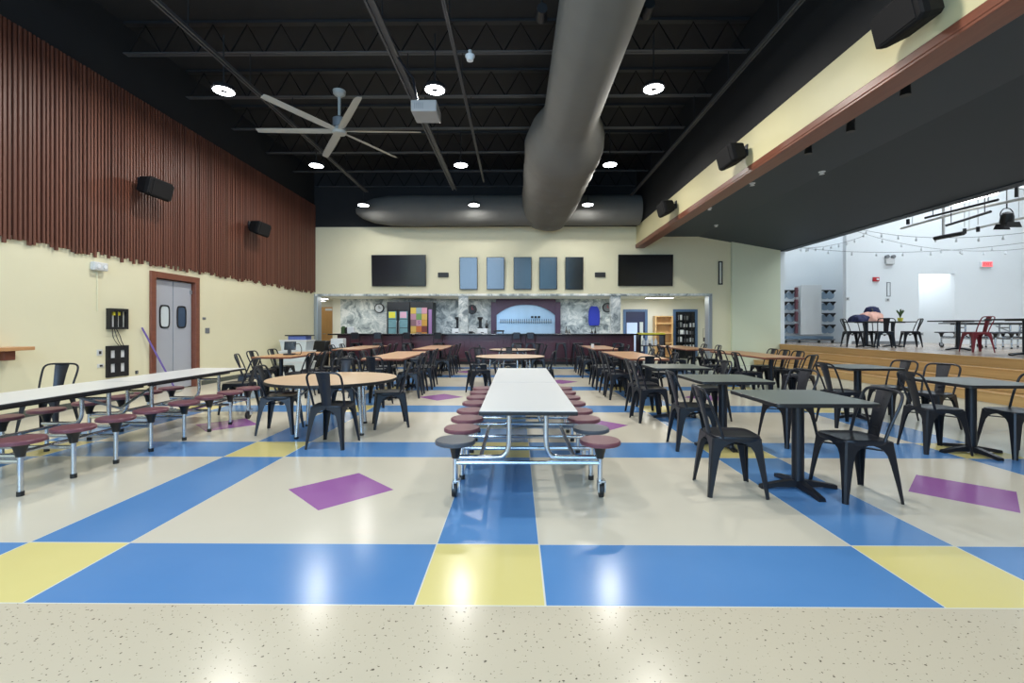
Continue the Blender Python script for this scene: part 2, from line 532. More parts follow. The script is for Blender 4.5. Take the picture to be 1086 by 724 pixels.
# marble-print edging of the opening
t = MB()
t.box(XL, 6.72, YB - .025, YB + .32, OZ - .07, OZ, .004)
struct(t, 'trim_2', M['mural'])
struct(MB().box(6.60, 6.72, YB - .03, YB + .32, 0, OZ - .07, .01), 'trim_3', M['stainless'])
struct(MB().box(XL, XL + .12, YB - .03, YB + .32, 0, OZ - .07, .01), 'trim_4', M['stainless'])
# two printed columns standing at the bar
for i, (xa, xb) in enumerate(((-2.00, -1.68), (3.27, 3.60))):
    tag(MB().box(xa, xb, YB + .05, YB + .30, 1.10, OZ - .07, .005).build('bar_column', M['mural']),
        ('slender pale floral printed column rising from the bar beside the round clocks' if i == 0 else
         'broad grey floral printed column at the end of the bar beside the blue doorway'), 'column', 'printed columns on the bar')

# hallway wood door seen past the bar end
dm = MB().box(-8.62, -7.70, 20.45, 20.5, 0, 2.18, .004).build('door_2', M['doorwood'], kind='structure')
MB().box(-8.45, -8.15, 20.43, 20.448, 2.02, 2.12).build('door_sign', M['paper'], dm)
MB().tube([(-8.55, 20.45, 1.0), (-8.55, 20.40, 1.0), (-8.42, 20.40, 1.0)], .012).build('door_handle', M['stainless'], dm)
struct(MB().box(-9.4, -9.25, 16.3, 20.7, 0, OZ + .02), 'wall_hall_side', M['plainwhite'])
struct(MB().box(-9.25, -7.3, 20.52, 20.7, 0, OZ + .02), 'wall_hall_back', M['plainwhite'])
struct(MB().box(-9.25, XL - .2, 16.1, 16.3, 0, OZ + .02), 'wall_hall_front', M['plainwhite'])
for i, (x, y) in enumerate(((-7.72, 18.3), (-8.45, 19.8), (5.5, 17.9))):
    L = thing('ceiling_panel_light', ('flat ceiling light over the hallway entrance beside the bar', 'second flat ceiling light in the hallway nearer the wooden door',
                                      'long ceiling light over the storage doorways')[i], 'ceiling light', (x, y, OZ + .02), 0, 'panel lights behind the opening')
    wx, wy = (.45, .28) if i < 2 else (1.0, .3)
    MB().box(-wx / 2 - .03, wx / 2 + .03, -wy / 2 - .03, wy / 2 + .03, -.05, 0, .006).build('housing', M['lightmetal'], L)
    MB().box(-wx / 2, wx / 2, -wy / 2, wy / 2, -.058, -.051).build('diffuser', M['tube'], L)

# the bar counter
bar = thing('bar_counter', 'long dark cherry panelled bar counter under the opening', 'bar counter', (0, 0, 0))
MB().box(-6.2, 4.05, YB, YB + .5, .10, 1.02).build('body', M['barwood'], bar)
MB().box(-6.45, 4.15, YB - .22, YB + .62, 1.02, 1.065, .008).build('countertop', M['bartop'], bar)
MB().box(-6.18, 4.03, YB + .03, YB + .45, 0, .10).build('plinth', M['blackplastic'], bar)
x = -6.15
while x < 4.0:
    p = MB()
    xe = min(x + 1.12, 4.0)
    for (a, b2, z0, z1) in ((x, x + .09, .12, 1.0), (xe - .09, xe, .12, 1.0), (x + .09, xe - .09, .12, .24), (x + .09, xe - .09, .88, 1.0)):
        p.box(a, b2, YB - .02, YB, z0, z1, .004)
    p.box(x + .2, xe - .2, YB - .012, YB, .33, .8, .006)
    p.build('panel', M['barwood'], bar)
    x += 1.145
MB().tube([(-6.2, YB - .16, .2), (4.05, YB - .16, .2)], .022).build('foot_rail', M['blackmetal'], bar)

# drinks fridges
def pxX(px, y): return (px - 547) / 492 * y
fr = thing('display_fridge', 'black two door drinks fridge with glass doors behind the bar', 'fridge', (-4.73, 18.85, 0))
MB().box(-.46, .46, -.32, .38, 0, 2.30, .01).build('cabinet', M['blackplastic'], fr)
for k in (-1, 1):
    dr = MB().box(k * .225 - .21, k * .225 + .21, -.36, -.325, .25, 2.0, .005).build('door', M['screenframe'], fr)
    MB().box(k * .225 - .16, k * .225 + .16, -.366, -.361, .35, 1.92).build('glass_pane', mat('fridge_glass', (110, 150, 158), 0.12, var=.2, scale=6, stretch=(1, 1, 3)), dr)
    for z in (1.25, 1.6):
        MB().box(k * .225 - .16, k * .225 + .16, -.372, -.367, z, z + .02).build('shelf_edge', M['blackplastic'], dr)
    MB().box(k * .225 - .14, k * .225 + .12, -.373, -.3675, 1.66, 1.9).build('poster', M['yellow'] if k < 0 else mat('pink_poster', (206, 160, 178), .6), dr)
    MB().tube([(k * .05, -.36, .9), (k * .05, -.40, .95), (k * .05, -.40, 1.5), (k * .05, -.36, 1.55)], .012).build('handle', M['stainless'], dr)
# poster covered cooler
pc = thing('poster_cooler', 'tall cooler with a grid of bright square posters on its door', 'cooler', (-3.80, 18.85, 0))
MB().box(-.455, .46, -.32, .38, 0, 2.30, .01).build('cabinet', M['blackplastic'], pc)
pd = MB().box(-.43, .25, -.36, -.325, .25, 2.1, .005).build('door', M['screenframe'], pc)
cols = [(232, 196, 84), (150, 172, 176), (226, 160, 176), (206, 150, 166), (120, 168, 96), (232, 190, 96), (150, 110, 120), (214, 160, 176), (226, 168, 70),
        (232, 190, 96), (214, 120, 60), (130, 60, 56), (226, 180, 80), (150, 130, 110), (222, 150, 60), (212, 170, 90), (120, 116, 110), (190, 90, 60)]
for i, c in enumerate(cols):
    r, q = divmod(i, 3)
    MB().box(-.42 + q * .22, -.42 + q * .22 + .216, -.366, -.361, 1.83 - r * .245, 1.83 - r * .245 + .24).build('poster', mat('poster_colour', tuple(v * .84 for v in c), .6), pd)
def text(s, size, m, loc, rot, parent=None, name='lettering', ext=.002):
    cu = bpy.data.curves.new(name, 'FONT')
    cu.body = s; cu.size = size; cu.extrude = ext; cu.align_x = 'CENTER'; cu.align_y = 'CENTER'
    cu.materials.append(m)
    o = bpy.data.objects.new(name, cu)
    C.objects.link(o)
    o.location = loc; o.rotation_euler = rot
    me = bpy.data.meshes.new_from_object(o)
    bpy.data.objects.remove(o)
    o = bpy.data.objects.new(name, me)
    C.objects.link(o)
    o.location = loc; o.rotation_euler = rot
    if parent: o.parent = parent
    return o
text('S', .2, mat('violet_ink', (110, 40, 130), .6), (-.09, -.369, 1.46), (PI / 2, 0, 0), pd)
MB().box(.29, .42, -.345, -.325, .6, 2.0).build('side_poster', mat('lilac_poster', (150, 110, 160), .6), pc)

# arched opening with the beer taps
ar = thing('tap_wall_surround', 'plum wooden surround with a flattened arch around the beer tap wall', 'tap wall', (0, 0, 0))
x0, x1 = pxX(520, 19), pxX(594, 19)
pl = MB()
pl.box(x0, x0 + .22, BY - .22, BY, 0, OZ - .12).box(x1 - .22, x1, BY - .22, BY, 0, OZ - .12)
pl.build('jamb', M['purple'], ar)
poly = [(x0, OZ + .0), (x0, 1.98)]
ax0, ax1 = x0 + .2, x1 - .2
top = []
for k in range(13):
    tt = k / 12
    top.append((ax0 + (ax1 - ax0) * tt, 1.78 + .44 * (1 - abs(2 * tt - 1) ** 2.4)))
arch = MB()
for (a, za), (b2, zb) in zip(top, top[1:]):
    arch.prism([(a, za), (b2, zb), (b2, OZ), (a, OZ)], BY - .2, BY, 'y')
arch.build('arch', M['purple'], ar)
MB().box(ax0, ax1, BY - .06, BY, 0, 2.3).build('steel_panel', mat('pale_blue_steel', (168, 190, 208), .3, .3, var=.12, scale=1.2, stretch=(3, 1, .5)), ar)
MB().box(ax0 + .15, ax1 - .15, BY - .16, BY - .06, 1.50, 1.55, .004).build('tap_rail', M['stainless'], ar)
for k in range(24):
    xx = ax0 + .2 + k * (ax1 - ax0 - .4) / 23
    tp = MB()
    tp.tube([(xx, BY - .16, 1.52), (xx, BY - .22, 1.50), (xx, BY - .23, 1.44)], .010, 6)
    tp.lathe([(.006, 0), (.014, .03), (.012, .10), (.004, .11)], 6, (xx, BY - .2, 1.52))
    tp.build('tap', M['blackmetal'], ar)
for k in range(3):
    MB().box(.60 + k * .14, .70 + k * .14, BY - .20, BY - .18, 1.66, 1.75).build('tap_badge', M['blackplastic'], ar)

# things along the back of the bar
def clock(px, y, z, label, m2):
    o = thing('wall_clock', label, 'clock', (pxX(px, y), y, z), 0, 'round clocks behind the bar')
    MB().cyl((0, -.03, 0), .2, .06, 24, 'y').build('rim', M['blackplastic'], o, True)
    MB().cyl((0, -.065, 0), .16, .012, 24, 'y').build('face', m2, o)
    h = MB().box(-.01, .01, -.078, -.072, 0, .11).box(-.01, .08, -.078, -.072, -.01, .01)
    h.build('hands', M['red'] if m2 != M['paper'] else M['blackplastic'], o)
clock(401.5, BY, 2.08, 'round black rimmed clock with pale face on the floral wall beside the drinks fridge', M['paper'])
clock(500, BY, 2.03, 'round all black clock on the floral wall beside the plum arch', M['screenframe'])
clock(643, BY, 2.10, 'round black rimmed clock with pale upper face beside the blue hanging jersey', M['greyplastic'])
j = thing('hanging_jersey', 'royal blue speckled sleeveless jersey hanging on the floral wall', 'jersey', (pxX(629, BY), BY - .02, 0))
body = []
for z, hw in ((1.36, .20), (1.5, .235), (1.8, .235), (1.98, .22), (2.08, .17), (2.15, .13)):
    body.append([(hw * math.cos(2 * PI * k / 16), -.05 + .05 * math.sin(2 * PI * k / 16), z) for k in range(16)])
MB().rings(body).build('cloth', M['blue'], j, True)
MB().tube([(0, -.05, 2.12), (0, -.05, 2.2), (.03, -.05, 2.24)], .008).build('hanger', M['stainless'], j)

def bottle(px, y, z, h, r, label, m='ceramic'):
    o = MB().lathe([(r * .9, 0), (r, .01), (r, h * .55), (r * .35, h * .72), (r * .32, h * .95), (r * .4, h)], 12).build('bottle', M[m], None, True, (pxX(px, y), y, z))
    return tag(o, label, 'bottle', 'bottles along the back bar')
def machine(px, y, z, label):
    o = thing('coffee_grinder', label, 'coffee grinder', (pxX(px, y), y, z), 0, 'machines on the white cabinets')
    MB().box(-.1, .1, -.1, .1, 0, .05).box(-.06, .06, .02, .1, .05, .42, .01).build('body', M['blackplastic'], o)
    MB().lathe([(.05, .28), (.05, .34), (.11, .40), (.11, .46), (.06, .47)], 12).build('hopper', M['blackplastic'], o, True)
# back counter under the murals
bc = thing('back_counter', 'low dark back counter along the floral wall behind the bar', 'counter', (0, 0, 0))
MB().box(-3.05, x0 - .02, BY - .6, BY - .001, 0, .86).build('carcass', M['barwood'], bc)
MB().box(-3.05, x0 - .02, BY - .64, BY - .001, .86, .90, .004).build('worktop', M['bartop'], bc)
bc2 = thing('back_counter', 'low dark back counter beside the plum arch under the blue jersey', 'counter', (0, 0, 0))
MB().box(x1 + .02, 4.30, BY - .6, BY - .001, 0, .86).build('carcass', M['barwood'], bc2)
MB().box(x1 + .02, 4.30, BY - .64, BY - .001, .86, .90, .004).build('worktop', M['bartop'], bc2)
def dispenser(px, label):
    o = thing('white_dispenser', label, 'dispenser', (pxX(px, 18.9), 18.95, .9), 0, 'white boxes behind the bar')
    MB().box(-.2, .2, -.15, .15, 0, .34, .01).build('case', M['paper'], o)
    MB().box(-.06, .06, -.158, -.151, .16, .19).build('label_plate', M['blackplastic'], o)
    return o
dispenser(511, 'white counter box behind the bar carrying a black grinder and a dark bottle')
dispenser(484, 'white counter box half behind the slender printed column')
machine(508.5, 18.95, 1.24, 'black hopper grinder on the white box beside the dark bottle')
machine(484.5, 18.95, 1.24, 'black hopper grinder on the white box half behind the slender column')
bottle(515.5, 18.9, 1.24, .34, .06, 'dark bottle beside the black grinder on the white counter box')
for (px, h, r, lb) in ((600, .42, .05, 'tall thin dark bottle behind the bar beside the plum arch'), (603, .3, .05, 'shorter dark bottle beside the tall thin one next to the plum arch'),
                       (627, .34, .05, 'dark bottle on the back counter under the blue jersey'), (630.5, .38, .045, 'slim dark bottle on the back counter just under the hem of the blue jersey')):
    bottle(px, 18.8, .9, h, r, lb)
o = thing('stacked_cups', 'white stack of paper cups on the back counter beside the printed column', 'cups', (pxX(655, 18.8) - .3, 18.8, .9))
MB().lathe([(.10, 0), (.13, .24), (.04, .26)], 14).build('cups', M['paper'], o, True)
o = thing('tap_drip_tray', 'small dark stand on the counter inside the plum arch', 'stand', (pxX(530, 18.8), 17.2, .0))
MB().box(-.2, .2, -.1, .1, 1.12, 1.18, .01).build('tray', M['blackplastic'], o)
MB().box(-.17, -.13, -.05, .05, 0, 1.12).box(.13, .17, -.05, .05, 0, 1.12).build('legs', M['blackplastic'], o)
o = thing('black_pitcher', 'short black pitcher on the back counter under the all black clock', 'pitcher', (pxX(498.5, 18.8), 18.85, .9))
MB().lathe([(.09, 0), (.11, .08), (.09, .2), (.10, .22)], 14).build('jug', M['blackplastic'], o, True)
MB().tube([(.1, 0, .18), (.17, 0, .15), (.17, 0, .06), (.1, 0, .04)], .014).build('handle', M['blackplastic'], o)
for k, (px, hh, lb, mm) in enumerate(((363, .26, 'olive canister at the end of the bar top beside the wood door', 'grn'), (366.5, .22, 'smaller dark canister on the bar top beside the olive one', 'blackplastic'))):
    tag(MB().lathe([(.07, 0), (.08, .02), (.08, hh - .05), (.05, hh - .02), (.05, hh)], 14).build('canister', M[mm], None, True, (pxX(px, 16.3), 16.3, 1.065)), lb, 'canister', 'canisters on the bar top')
tag(MB().box(-.11, .11, -.09, .09, 0, .24, .02).build('paper_napkin_box', M['paper'], None, False, (pxX(371, 16.3), 16.3, 1.065)), 'white napkin box on the bar top beside the canisters', 'box')

# storage room beyond the right end of the bar
def blue_door(px0, px1, label_n, inner):
    xa, xb = pxX(px0, BY), pxX(px1, BY)
    f = MB()
    f.box(xa, xa + .1, BY - .05, BY + .0, 0, 2.03).box(xb - .1, xb, BY - .05, BY, 0, 2.03).box(xa + .1, xb - .1, BY - .05, BY, 1.93, 2.03)
    fr_ = f.build('door_%d' % label_n, M['blueframe'], kind='structure')
    MB().box(xa + .1, xb - .1, BY - .015, BY - .002, 0, 1.93).build('door_panel', inner, fr_)
    return xa, xb, fr_
xa, xb, f3 = blue_door(660, 685.5, 3, M['navydark'])
MB().box(xa + .14, xb - .42, BY - .022, BY - .016, .3, 1.48).build('glazing', mat('bright_door_glass', (186, 204, 232), .15, emit=(176, 200, 240), estr=.35), f3)
MB().box(xb - .32, xb - .18, BY - .022, BY - .016, .3, 1.5).build('side_glazing', M['glass_pale'], f3)
xa, xb, f4 = blue_door(712.5, 738, 4, mat('closet_shade', (26, 30, 38), .7))  # near-black sheet paints the shade inside the open closet
sh = thing('storage_rack', 'black wire rack crowded with white goods inside the blue framed doorway', 'rack', (0, 0, 0))
pst = MB()
for xx in (xa + .14, xa + .40, xb - .34):
    pst.box(xx, xx + .04, BY - .30, BY - .26, 0, 1.86)
pst.build('posts', M['blackmetal'], sh)
for z in (.35, .66, .97, 1.26, 1.55):
    MB().box(xa + .12, xb - .2, BY - .32, BY - .03, z, z + .03).build('shelf', M['blackmetal'], sh)
for i in range(14):
    z = (.38, .69, 1.0, 1.29, 1.58)[i % 5]
    xx = xa + .17 + (i // 5) * .22 + random.uniform(0, .03)
    hh = random.uniform(.12, .22)
    tag(MB().box(xx, xx + random.uniform(.1, .18), BY - .25, BY - .08, z, z + hh, .008).build('goods_box', M['paper'] if i % 3 else M['greyplastic']),
        'small pale packet among the goods on the black storage rack', 'box', 'goods on the storage rack')
bs = thing('bookshelf', 'pine open bookshelf between the two blue doorways', 'bookshelf', (pxX(701.5, 19), 18.95, 0))
hw = .36
MB().box(-hw, -hw + .05, -.17, .17, 0, 1.75).build('side_panel', M['shelfwood'], bs)
MB().box(hw - .05, hw, -.17, .17, 0, 1.75).build('side_panel', M['shelfwood'], bs)
MB().box(-hw + .05, hw - .05, .14, .17, 0, 1.75).build('back_panel', M['shelfwood'], bs)
for z in (.1, .62, 1.02, 1.42, 1.71):
    MB().box(-hw + .05, hw - .05, -.17, .14, z, z + .035).build('shelf', M['shelfwood'], bs)
# yellow topped station on a dark stand
ys = thing('service_stand', 'black service stand with shelves under a yellow board at the bar end', 'stand', (4.75, 16.5, 0))
for xx in (-.42, .42):
    MB().box(xx - .03, xx + .03, -.25, .25, 0, 1.0).build('leg', M['blackmetal'], ys)
for z in (.3, .62):
    MB().box(-.39, .39, -.25, .25, z, z + .03).build('shelf', M['blackmetal'], ys)
MB().box(-.45, .45, -.27, .27, 1.0, 1.03).build('top', M['blackmetal'], ys)
tag(MB().box(4.32, 5.2, 16.25, 16.7, 1.03, 1.09, .006).build('yellow_board', M['yellow']), 'flat yellow board lying on the black service stand', 'board')
for k in range(4):
    tag(MB().lathe([(.05, 0), (.055, .02), (.055, .16), (.02, .21), (.022, .25)], 10).build('squeeze_bottle', M['paper'], None, True, (4.48 + .14 * k, 16.35, .65)),
        'white squeeze bottle on the upper shelf of the black service stand', 'bottle', 'white bottles on the service stand')
# lantern stand at the right end of the opening
ls = thing('lantern_stand', 'small black stand with a wire frame top at the right end of the opening', 'stand', (pxX(746.5, 16.6), 16.6, 0))
MB().lathe([(.16, 0), (.16, .03), (.02, .04), (.02, .8)], 14).build('pole', M['blackmetal'], ls, True)
MB().box(-.06, .06, -.06, .06, .78, .92, .01).build('lantern', M['blackplastic'], ls)
MB().tube([(-.07, 0, .92), (-.07, 0, 1.24), (.07, 0, 1.24), (.07, 0, .92)], .008).build('wire_frame', M['blackmetal'], ls)

# ------------------------------------------------------------------ screens on the back wall
def tv(px0, px1, py0, py1, label, cat='television'):
    xa, xb = pxX(px0, YB), pxX(px1, YB)
    z1, z0 = H + (347 - py0) / 492 * YB, H + (347 - py1) / 492 * YB
    o = thing('wall_television', label, cat, ((xa + xb) / 2, YB, (z0 + z1) / 2))
    hw, hh = (xb - xa) / 2, (z1 - z0) / 2
    MB().box(-hw * .5, hw * .5, -.06, 0, -hh * .4, hh * .4).build('wall_mount', M['blackplastic'], o)
    cs = MB().box(-hw, hw, -.085, -.04, -hh, hh, .008).build('case', M['screenframe'], o)
    sn = MB().box(-hw + .02, hw - .02, -.088, -.0855, -hh + .02, hh - .02).build('screen', M['screen'], o)
    for q_ in (cs, sn):
        q_.rotation_euler = (R(2.6), 0, 0)
        q_.location = (0, -.03, 0)
tv(394, 451.5, 270.5, 303.5, 'large wide black television on the cream wall beside the slat cladding')
tv(654, 711.5, 270.5, 303.5, 'large wide black television on the cream wall beside the fascia beam')
for i, px in enumerate((487, 515.5, 544, 571, 598.5)):
    tv(px, px + 19, 273, 307, 'upright portrait menu screen, %s of five counted from the slat cladding' % ('first', 'second', 'third', 'fourth', 'fifth')[i])
for i, px in enumerate((464, 630)):
    o = thing('sensor_box', 'small black wall box between the %s' % ('slat side television and the upright screens', 'upright screens and the television by the beam')[i],
              'wall box', (pxX(px + 5.5, YB), YB, 3.09), 0, 'black wall boxes')
    MB().box(-.18, .18, -.06, 0, -.08, .08, .008).build('case', M['blackplastic'], o)
    MB().box(-.15, .15, -.064, -.061, -.05, .05).build('grille', M['black_steel'], o)
fc = thing('picture_frame', 'tall thin empty black frame on the wall beside the bar opening', 'frame', (7.0, YB, 3.15))
f = MB()
f.box(-.07, -.04, -.04, 0, -.4, .4).box(.04, .07, -.04, 0, -.4, .4).box(-.04, .04, -.04, 0, -.4, -.36).box(-.04, .04, -.04, 0, .36, .4)
f.build('frame', M['blackplastic'], fc)
MB().box(-.04, .04, -.012, -.002, -.36, .36).build('panel', M['plainwhite'], fc)

# ------------------------------------------------------------------ ceiling steel, duct, lights
ordn = ('first', 'second', 'third', 'fourth', 'fifth', 'sixth', 'seventh', 'eighth', 'ninth', 'tenth', 'eleventh', 'twelfth')
ZJ = H + 4.84
Yj = [492 * 4.84 / d for d in (291, 246, 212, 186.5, 167, 150, 136)]
step = (Yj[-1] - Yj[0]) / 6
for i, y in enumerate([Yj[0] + step * k for k in range(-3, 7)]):
    o = thing('roof_joist', 'black open web steel roof joist, %s counted from the bar wall' % ordn[9 - i], 'roof joist', (0, y, ZJ), 0, 'roof joists')
    bcx = MB()
    bcx.box(XL + .05, XB - .05, -.06, -.008, 0, .012).box(XL + .05, XB - .05, .008, .06, 0, .012)
    bcx.build('bottom_chord', M['rail'], o)
    MB().box(XL + .05, XB - .05, -.055, .055, ZD - ZJ - .05, ZD - ZJ - .002).build('top_chord', M['black_steel'], o)
    wb = MB()
    n = 18
    for k in range(n):
        xa = XL + .1 + (XB - XL - .2) * k / n
        xb_ = XL + .1 + (XB - XL - .2) * (k + .5) / n
        xc = XL + .1 + (XB - XL - .2) * (k + 1) / n
        wb.tube([(xa, 0, .01), (xb_, 0, ZD - ZJ - .05), (xc, 0, .01)], .014, 5)
    wb.build('web', M['web'], o)

def rail(X, z, y0, y1, wd, label):
    o = thing('ceiling_rail', label, 'ceiling rail', (X, 0, z), 0, 'steel rails under the joists')
    r = MB()
    r.box(-wd / 2, -wd / 2 + .03, y0, y1, 0, .05).box(wd / 2 - .03, wd / 2, y0, y1, 0, .05).box(-wd / 2 + .03, wd / 2 - .03, y0, y1, .035, .05)
    r.build('channel', M['rail'], o)
    for k in range(int((y1 - y0) / step)):
        yy_ = Yj[0] + step * (k - 3)
        if y0 < yy_ < y1:
            MB().tube([(0, yy_, .045), (0, yy_, ZJ - z + .005)], .008, 6).build('hanger_rod', M['black_steel'], o)
ZR = H + 4.25
rail(-4.72, ZR, YR + .1, 14.6, .09, 'grey double steel rail under the joists near the slat cladding')
rail(-1.92, ZR, YR + .1, 14.4, .14, 'broad grey double rail carrying the projector')
rail(-.955, ZR, YR + .1, 13.6, .05, 'thin grey rail beside the projector rail')
rail(3.72, ZR, YR + .1, 15.6, .08, 'grey double steel rail close to the cream fascia beam')

# fabric duct running to a cross duct by the back wall
def duct():
    o = thing('fabric_duct', 'big charcoal fabric air duct widening towards the bar wall', 'air duct', (0, 0, 0))
    zc = H + 3.95
    prof = [(YR + .1, 1.03, .50, .48), (2, 1.03, .50, .48), (6.0, 1.03, .50, .48), (8.45, 1.02, .51, .49), (8.8, 1.02, .53, .51), (9.15, 1.03, .64, .58), (9.5, 1.04, .77, .68), (9.9, 1.04, .84, .74)]
    y = 10.2
    while y < 15.4:
        k = (int(round((y - 10.2) / .2)) % 2)
        prof.append((y, 1.04, .86 - .045 * k, .77 - .055 * k))
        y += .2
    n = 40
    rings = []
    for y, cx, rx, rz in prof:
        rings.append([(cx + rx * math.cos(2 * PI * q / n) + .010 * math.sin(1.3 * q + y * 3), y, zc + rz * math.sin(2 * PI * q / n) + (.016 if y > 8 else .004) * math.sin(.9 * q + y * 9)) for q in range(n)])
    MB().rings(rings).build('main_run', M['duct'], o, True)
    rings = []
    for x, rr in ((-5.3, .10), (-5.1, .26), (-4.7, .40), (-4.2, .48), (-3.4, .50), (-2.5, .49), (-1.4, .50), (-.5, .49), (.6, .50), (1.6, .49), (2.6, .50), (3.6, .495), (4.05, .49)):
        rings.append([(x, 15.35 + rr * 1.0 * math.cos(2 * PI * q / n), H + 3.86 + rr * math.sin(2 * PI * q / n)) for q in range(n)])
    MB().rings(rings).build('cross_run', M['duct'], o, True)
    for k in range(6):
        MB().tube([(1.03, 1.5 + k * 2.1, zc + .4), (1.03, 1.5 + k * 2.1, ZJ + .3)], .01, 6).build('hanger', M['black_steel'], o)
duct()

# LED high-bay rings: three columns, rows seen and rows behind
lx = (-4.95, -1.37, 2.30)
ly = (-2.8, .85, 4.3, 7.80, 11.43, 15.1)
ZL = H + 4.0
def make_light():
    o = thing('pendant_downlight', 'tmp', 'ceiling light', (0, 0, 0), 0, 'round downlights under the black ceiling')
    MB().lathe([(.04, .10), (.16, .07), (.19, .03), (.19, 0), (.165, -.004), (.165, .01), (.04, .012)], 24).build('housing', M['black_steel'], o, True)
    n = 24
    g = MB()
    def rg(r, z): return [(r * math.cos(2 * PI * k / n), r * math.sin(2 * PI * k / n), z) for k in range(n)]
    g.rings([rg(.16, -.004), rg(.16, -.012), rg(.055, -.012), rg(.055, -.004), rg(.16, -.004)], True, False)
    g.build('led_ring', M['lampwhite'], o)
    MB().cyl((0, 0, -.002), .05, .02, 14).build('sensor_hub', M['blackplastic'], o)
    MB().tube([(0, 0, .09), (0, 0, ZJ - ZL + .1)], .012, 6).build('stem', M['black_steel'], o)
    return o
pl0 = make_light()
freeze(pl0)
first = True
cname = ('slat wall', 'projector', 'fascia beam')
rname = {7.80: 'third', 11.43: 'second', 15.1: 'first'}
for y in ly:
    for ci, x in enumerate(lx):
        if y not in rname and not (y == 4.3):
            pass
        if y in rname:
            lab = 'bright ring downlight in the %s row from the bar, column beside the %s' % (rname[y], cname[ci])
            yy_ = y if y < 15 else 14.4
            zz = ZL if y < 15 else H + 3.8
            x = x if y < 15 else x * .962
            if first:
                pl0.location = (x, y, zz); pl0['label'] = lab; first = False
            else:
                dup(pl0, lab, (x, yy_, zz), 0)
        ld = bpy.data.lights.new('downlight_lamp', 'AREA')
        ld.shape = 'DISK'; ld.size = .26; ld.energy = {-2.8: 25, .85: 47, 4.3: 68, 11.43: 78, 15.1: 26}.get(y, 84); ld.color = (1.0, .96, .89)
        lo = bpy.data.objects.new('downlight_lamp', ld)
        C.objects.link(lo)
        lo.location = (x, yy_ if y in rname else y, (zz if y in rname else ZL) - .03)

# ceiling fan
fn = thing('ceiling_fan', 'large pale grey six bladed ceiling fan under the black joists', 'fan', (-3.62, 9.45, H + 4.0))
MB().lathe([(.02, -.06), (.13, -.05), (.15, .0), (.13, .05), (.09, .07), (.09, .09)], 20).build('hub', M['fan'], fn, True)
MB().lathe([(.11, .09), (.13, .12), (.13, .26), (.07, .30)], 20).build('motor', M['greyplastic'], fn, True)
MB().tube([(0, 0, .28), (0, 0, .80)], .03, 10).build('downrod', M['fan'], fn, True)
MB().lathe([(.04, .70), (.12, .76), (.13, .83), (.05, .85)], 16).build('canopy', M['fan'], fn, True)
for k in range(6):
    a = R(2 + 60 * k)
    bl = MB()
    secs = []
    for r_, wd in ((.12, .05), (.3, .075), (.7, .08), (1.2, .075), (1.58, .07), (1.66, .05)):
        secs.append([(r_, -wd, -.012), (r_, -wd * .3, .008), (r_, wd * .6, .014), (r_, wd, .022), (r_, wd * .6, .006), (r_, -wd * .3, -.002)])
    bl.rings(secs)
    ob = bl.build('blade', M['fan'], fn, True)
    ob.rotation_euler = (0, 0, a)

# projector below the rail
pj = thing('projector', 'white ceiling projector hanging from the broad grey rail', 'projector', (-1.43 + .0, 7.35, H + 3.42))
MB().box(-.20, .20, -.22, .22, -.09, .09, .02).build('body', M['projgrey'], pj)
MB().cyl((.09, .235, 0), .055, .05, 16, 'y').build('lens', M['screen'], pj, True)
v = MB()
for k in range(5):
    v.box(-.14 + k * .03, -.13 + k * .03, -.224, -.219, -.05, .04)
v.build('vent_grille', M['greyplastic'], pj)
MB().tube([(-.12, -.05, .09), (-.2, -.05, .5), (-.45, -.05, ZR - (H + 3.42) + .02)], .018, 8).build('mount_pole', M['blackmetal'], pj)
MB().box(-.2, .08, -.12, .12, .09, .11).build('mount_plate', M['blackmetal'], pj)

sm = thing('smoke_detector', 'small white domed detector on the thin grey ceiling rail', 'detector', (-.72, 7.2, H + 4.2))
MB().lathe([(.02, -.07), (.05, -.06), (.06, -.02), (.075, 0), (.075, .02)], 16).build('dome', M['paper'], sm, True)
MB().lathe([(.03, .02), (.03, .1)], 10).build('base', M['lightmetal'], sm)
MB().tube([(-.235, 0, .07), (0, 0, .08)], .012, 6).build('bracket', M['black_steel'], sm)
for i, (px, py) in enumerate(((574, 14), (686, 10))):
    d_ = 347 - py
    y = 492 * 4.2 / d_
    o = thing('track_spotlight', 'small black spotlight hanging beside the duct, %s' % ('on the projector side', 'on the beam side')[i], 'spotlight', (pxX(px, y), y, H + 4.2), 0, 'black spotlights by the duct')
    MB().cyl((0, 0, 0), .07, .2, 14, 'y', .085).build('lamp_body', M['blackplastic'], o, True)
    MB().tube([(0, 0, .05), (0, 0, ZJ - H - 4.2 + .05)], .012, 6).build('stem', M['black_steel'], o)

# loudspeakers
def speaker(loc, side, label, grp):
    o = thing('loudspeaker', label, 'loudspeaker', loc, 0, grp)
    s_ = side
    b_ = MB()
    rings = []
    for x, hy, hz in ((.10, .15, .10), (.14, .22, .135), (.34, .29, .17), (.40, .29, .17), (.42, .27, .15)):
        rings.append([(s_ * x, yq * hy, zq * hz) for yq, zq in ((-1, -.8), (-.8, -1), (.8, -1), (1, -.8), (1, .8), (.8, 1), (-.8, 1), (-1, .8))])
    b_.rings(rings)
    ob = b_.build('cabinet', M['speaker'], o)
    ob.rotation_euler = (0, R(14) * s_, 0)
    ob2 = MB().box(min(s_ * .42, s_ * .428), max(s_ * .42, s_ * .428), -.22, .22, -.135, .135, .003).build('grille', M['speaker'], ob)
    MB().tube([(0, 0, .03), (s_ * .14, 0, 0)], .03, 8).build('bracket', M['blackmetal'], o)
    MB().box(min(0, s_ * .02), max(0, s_ * .02), -.06, .06, -.08, .12).build('wall_plate', M['blackmetal'], o)
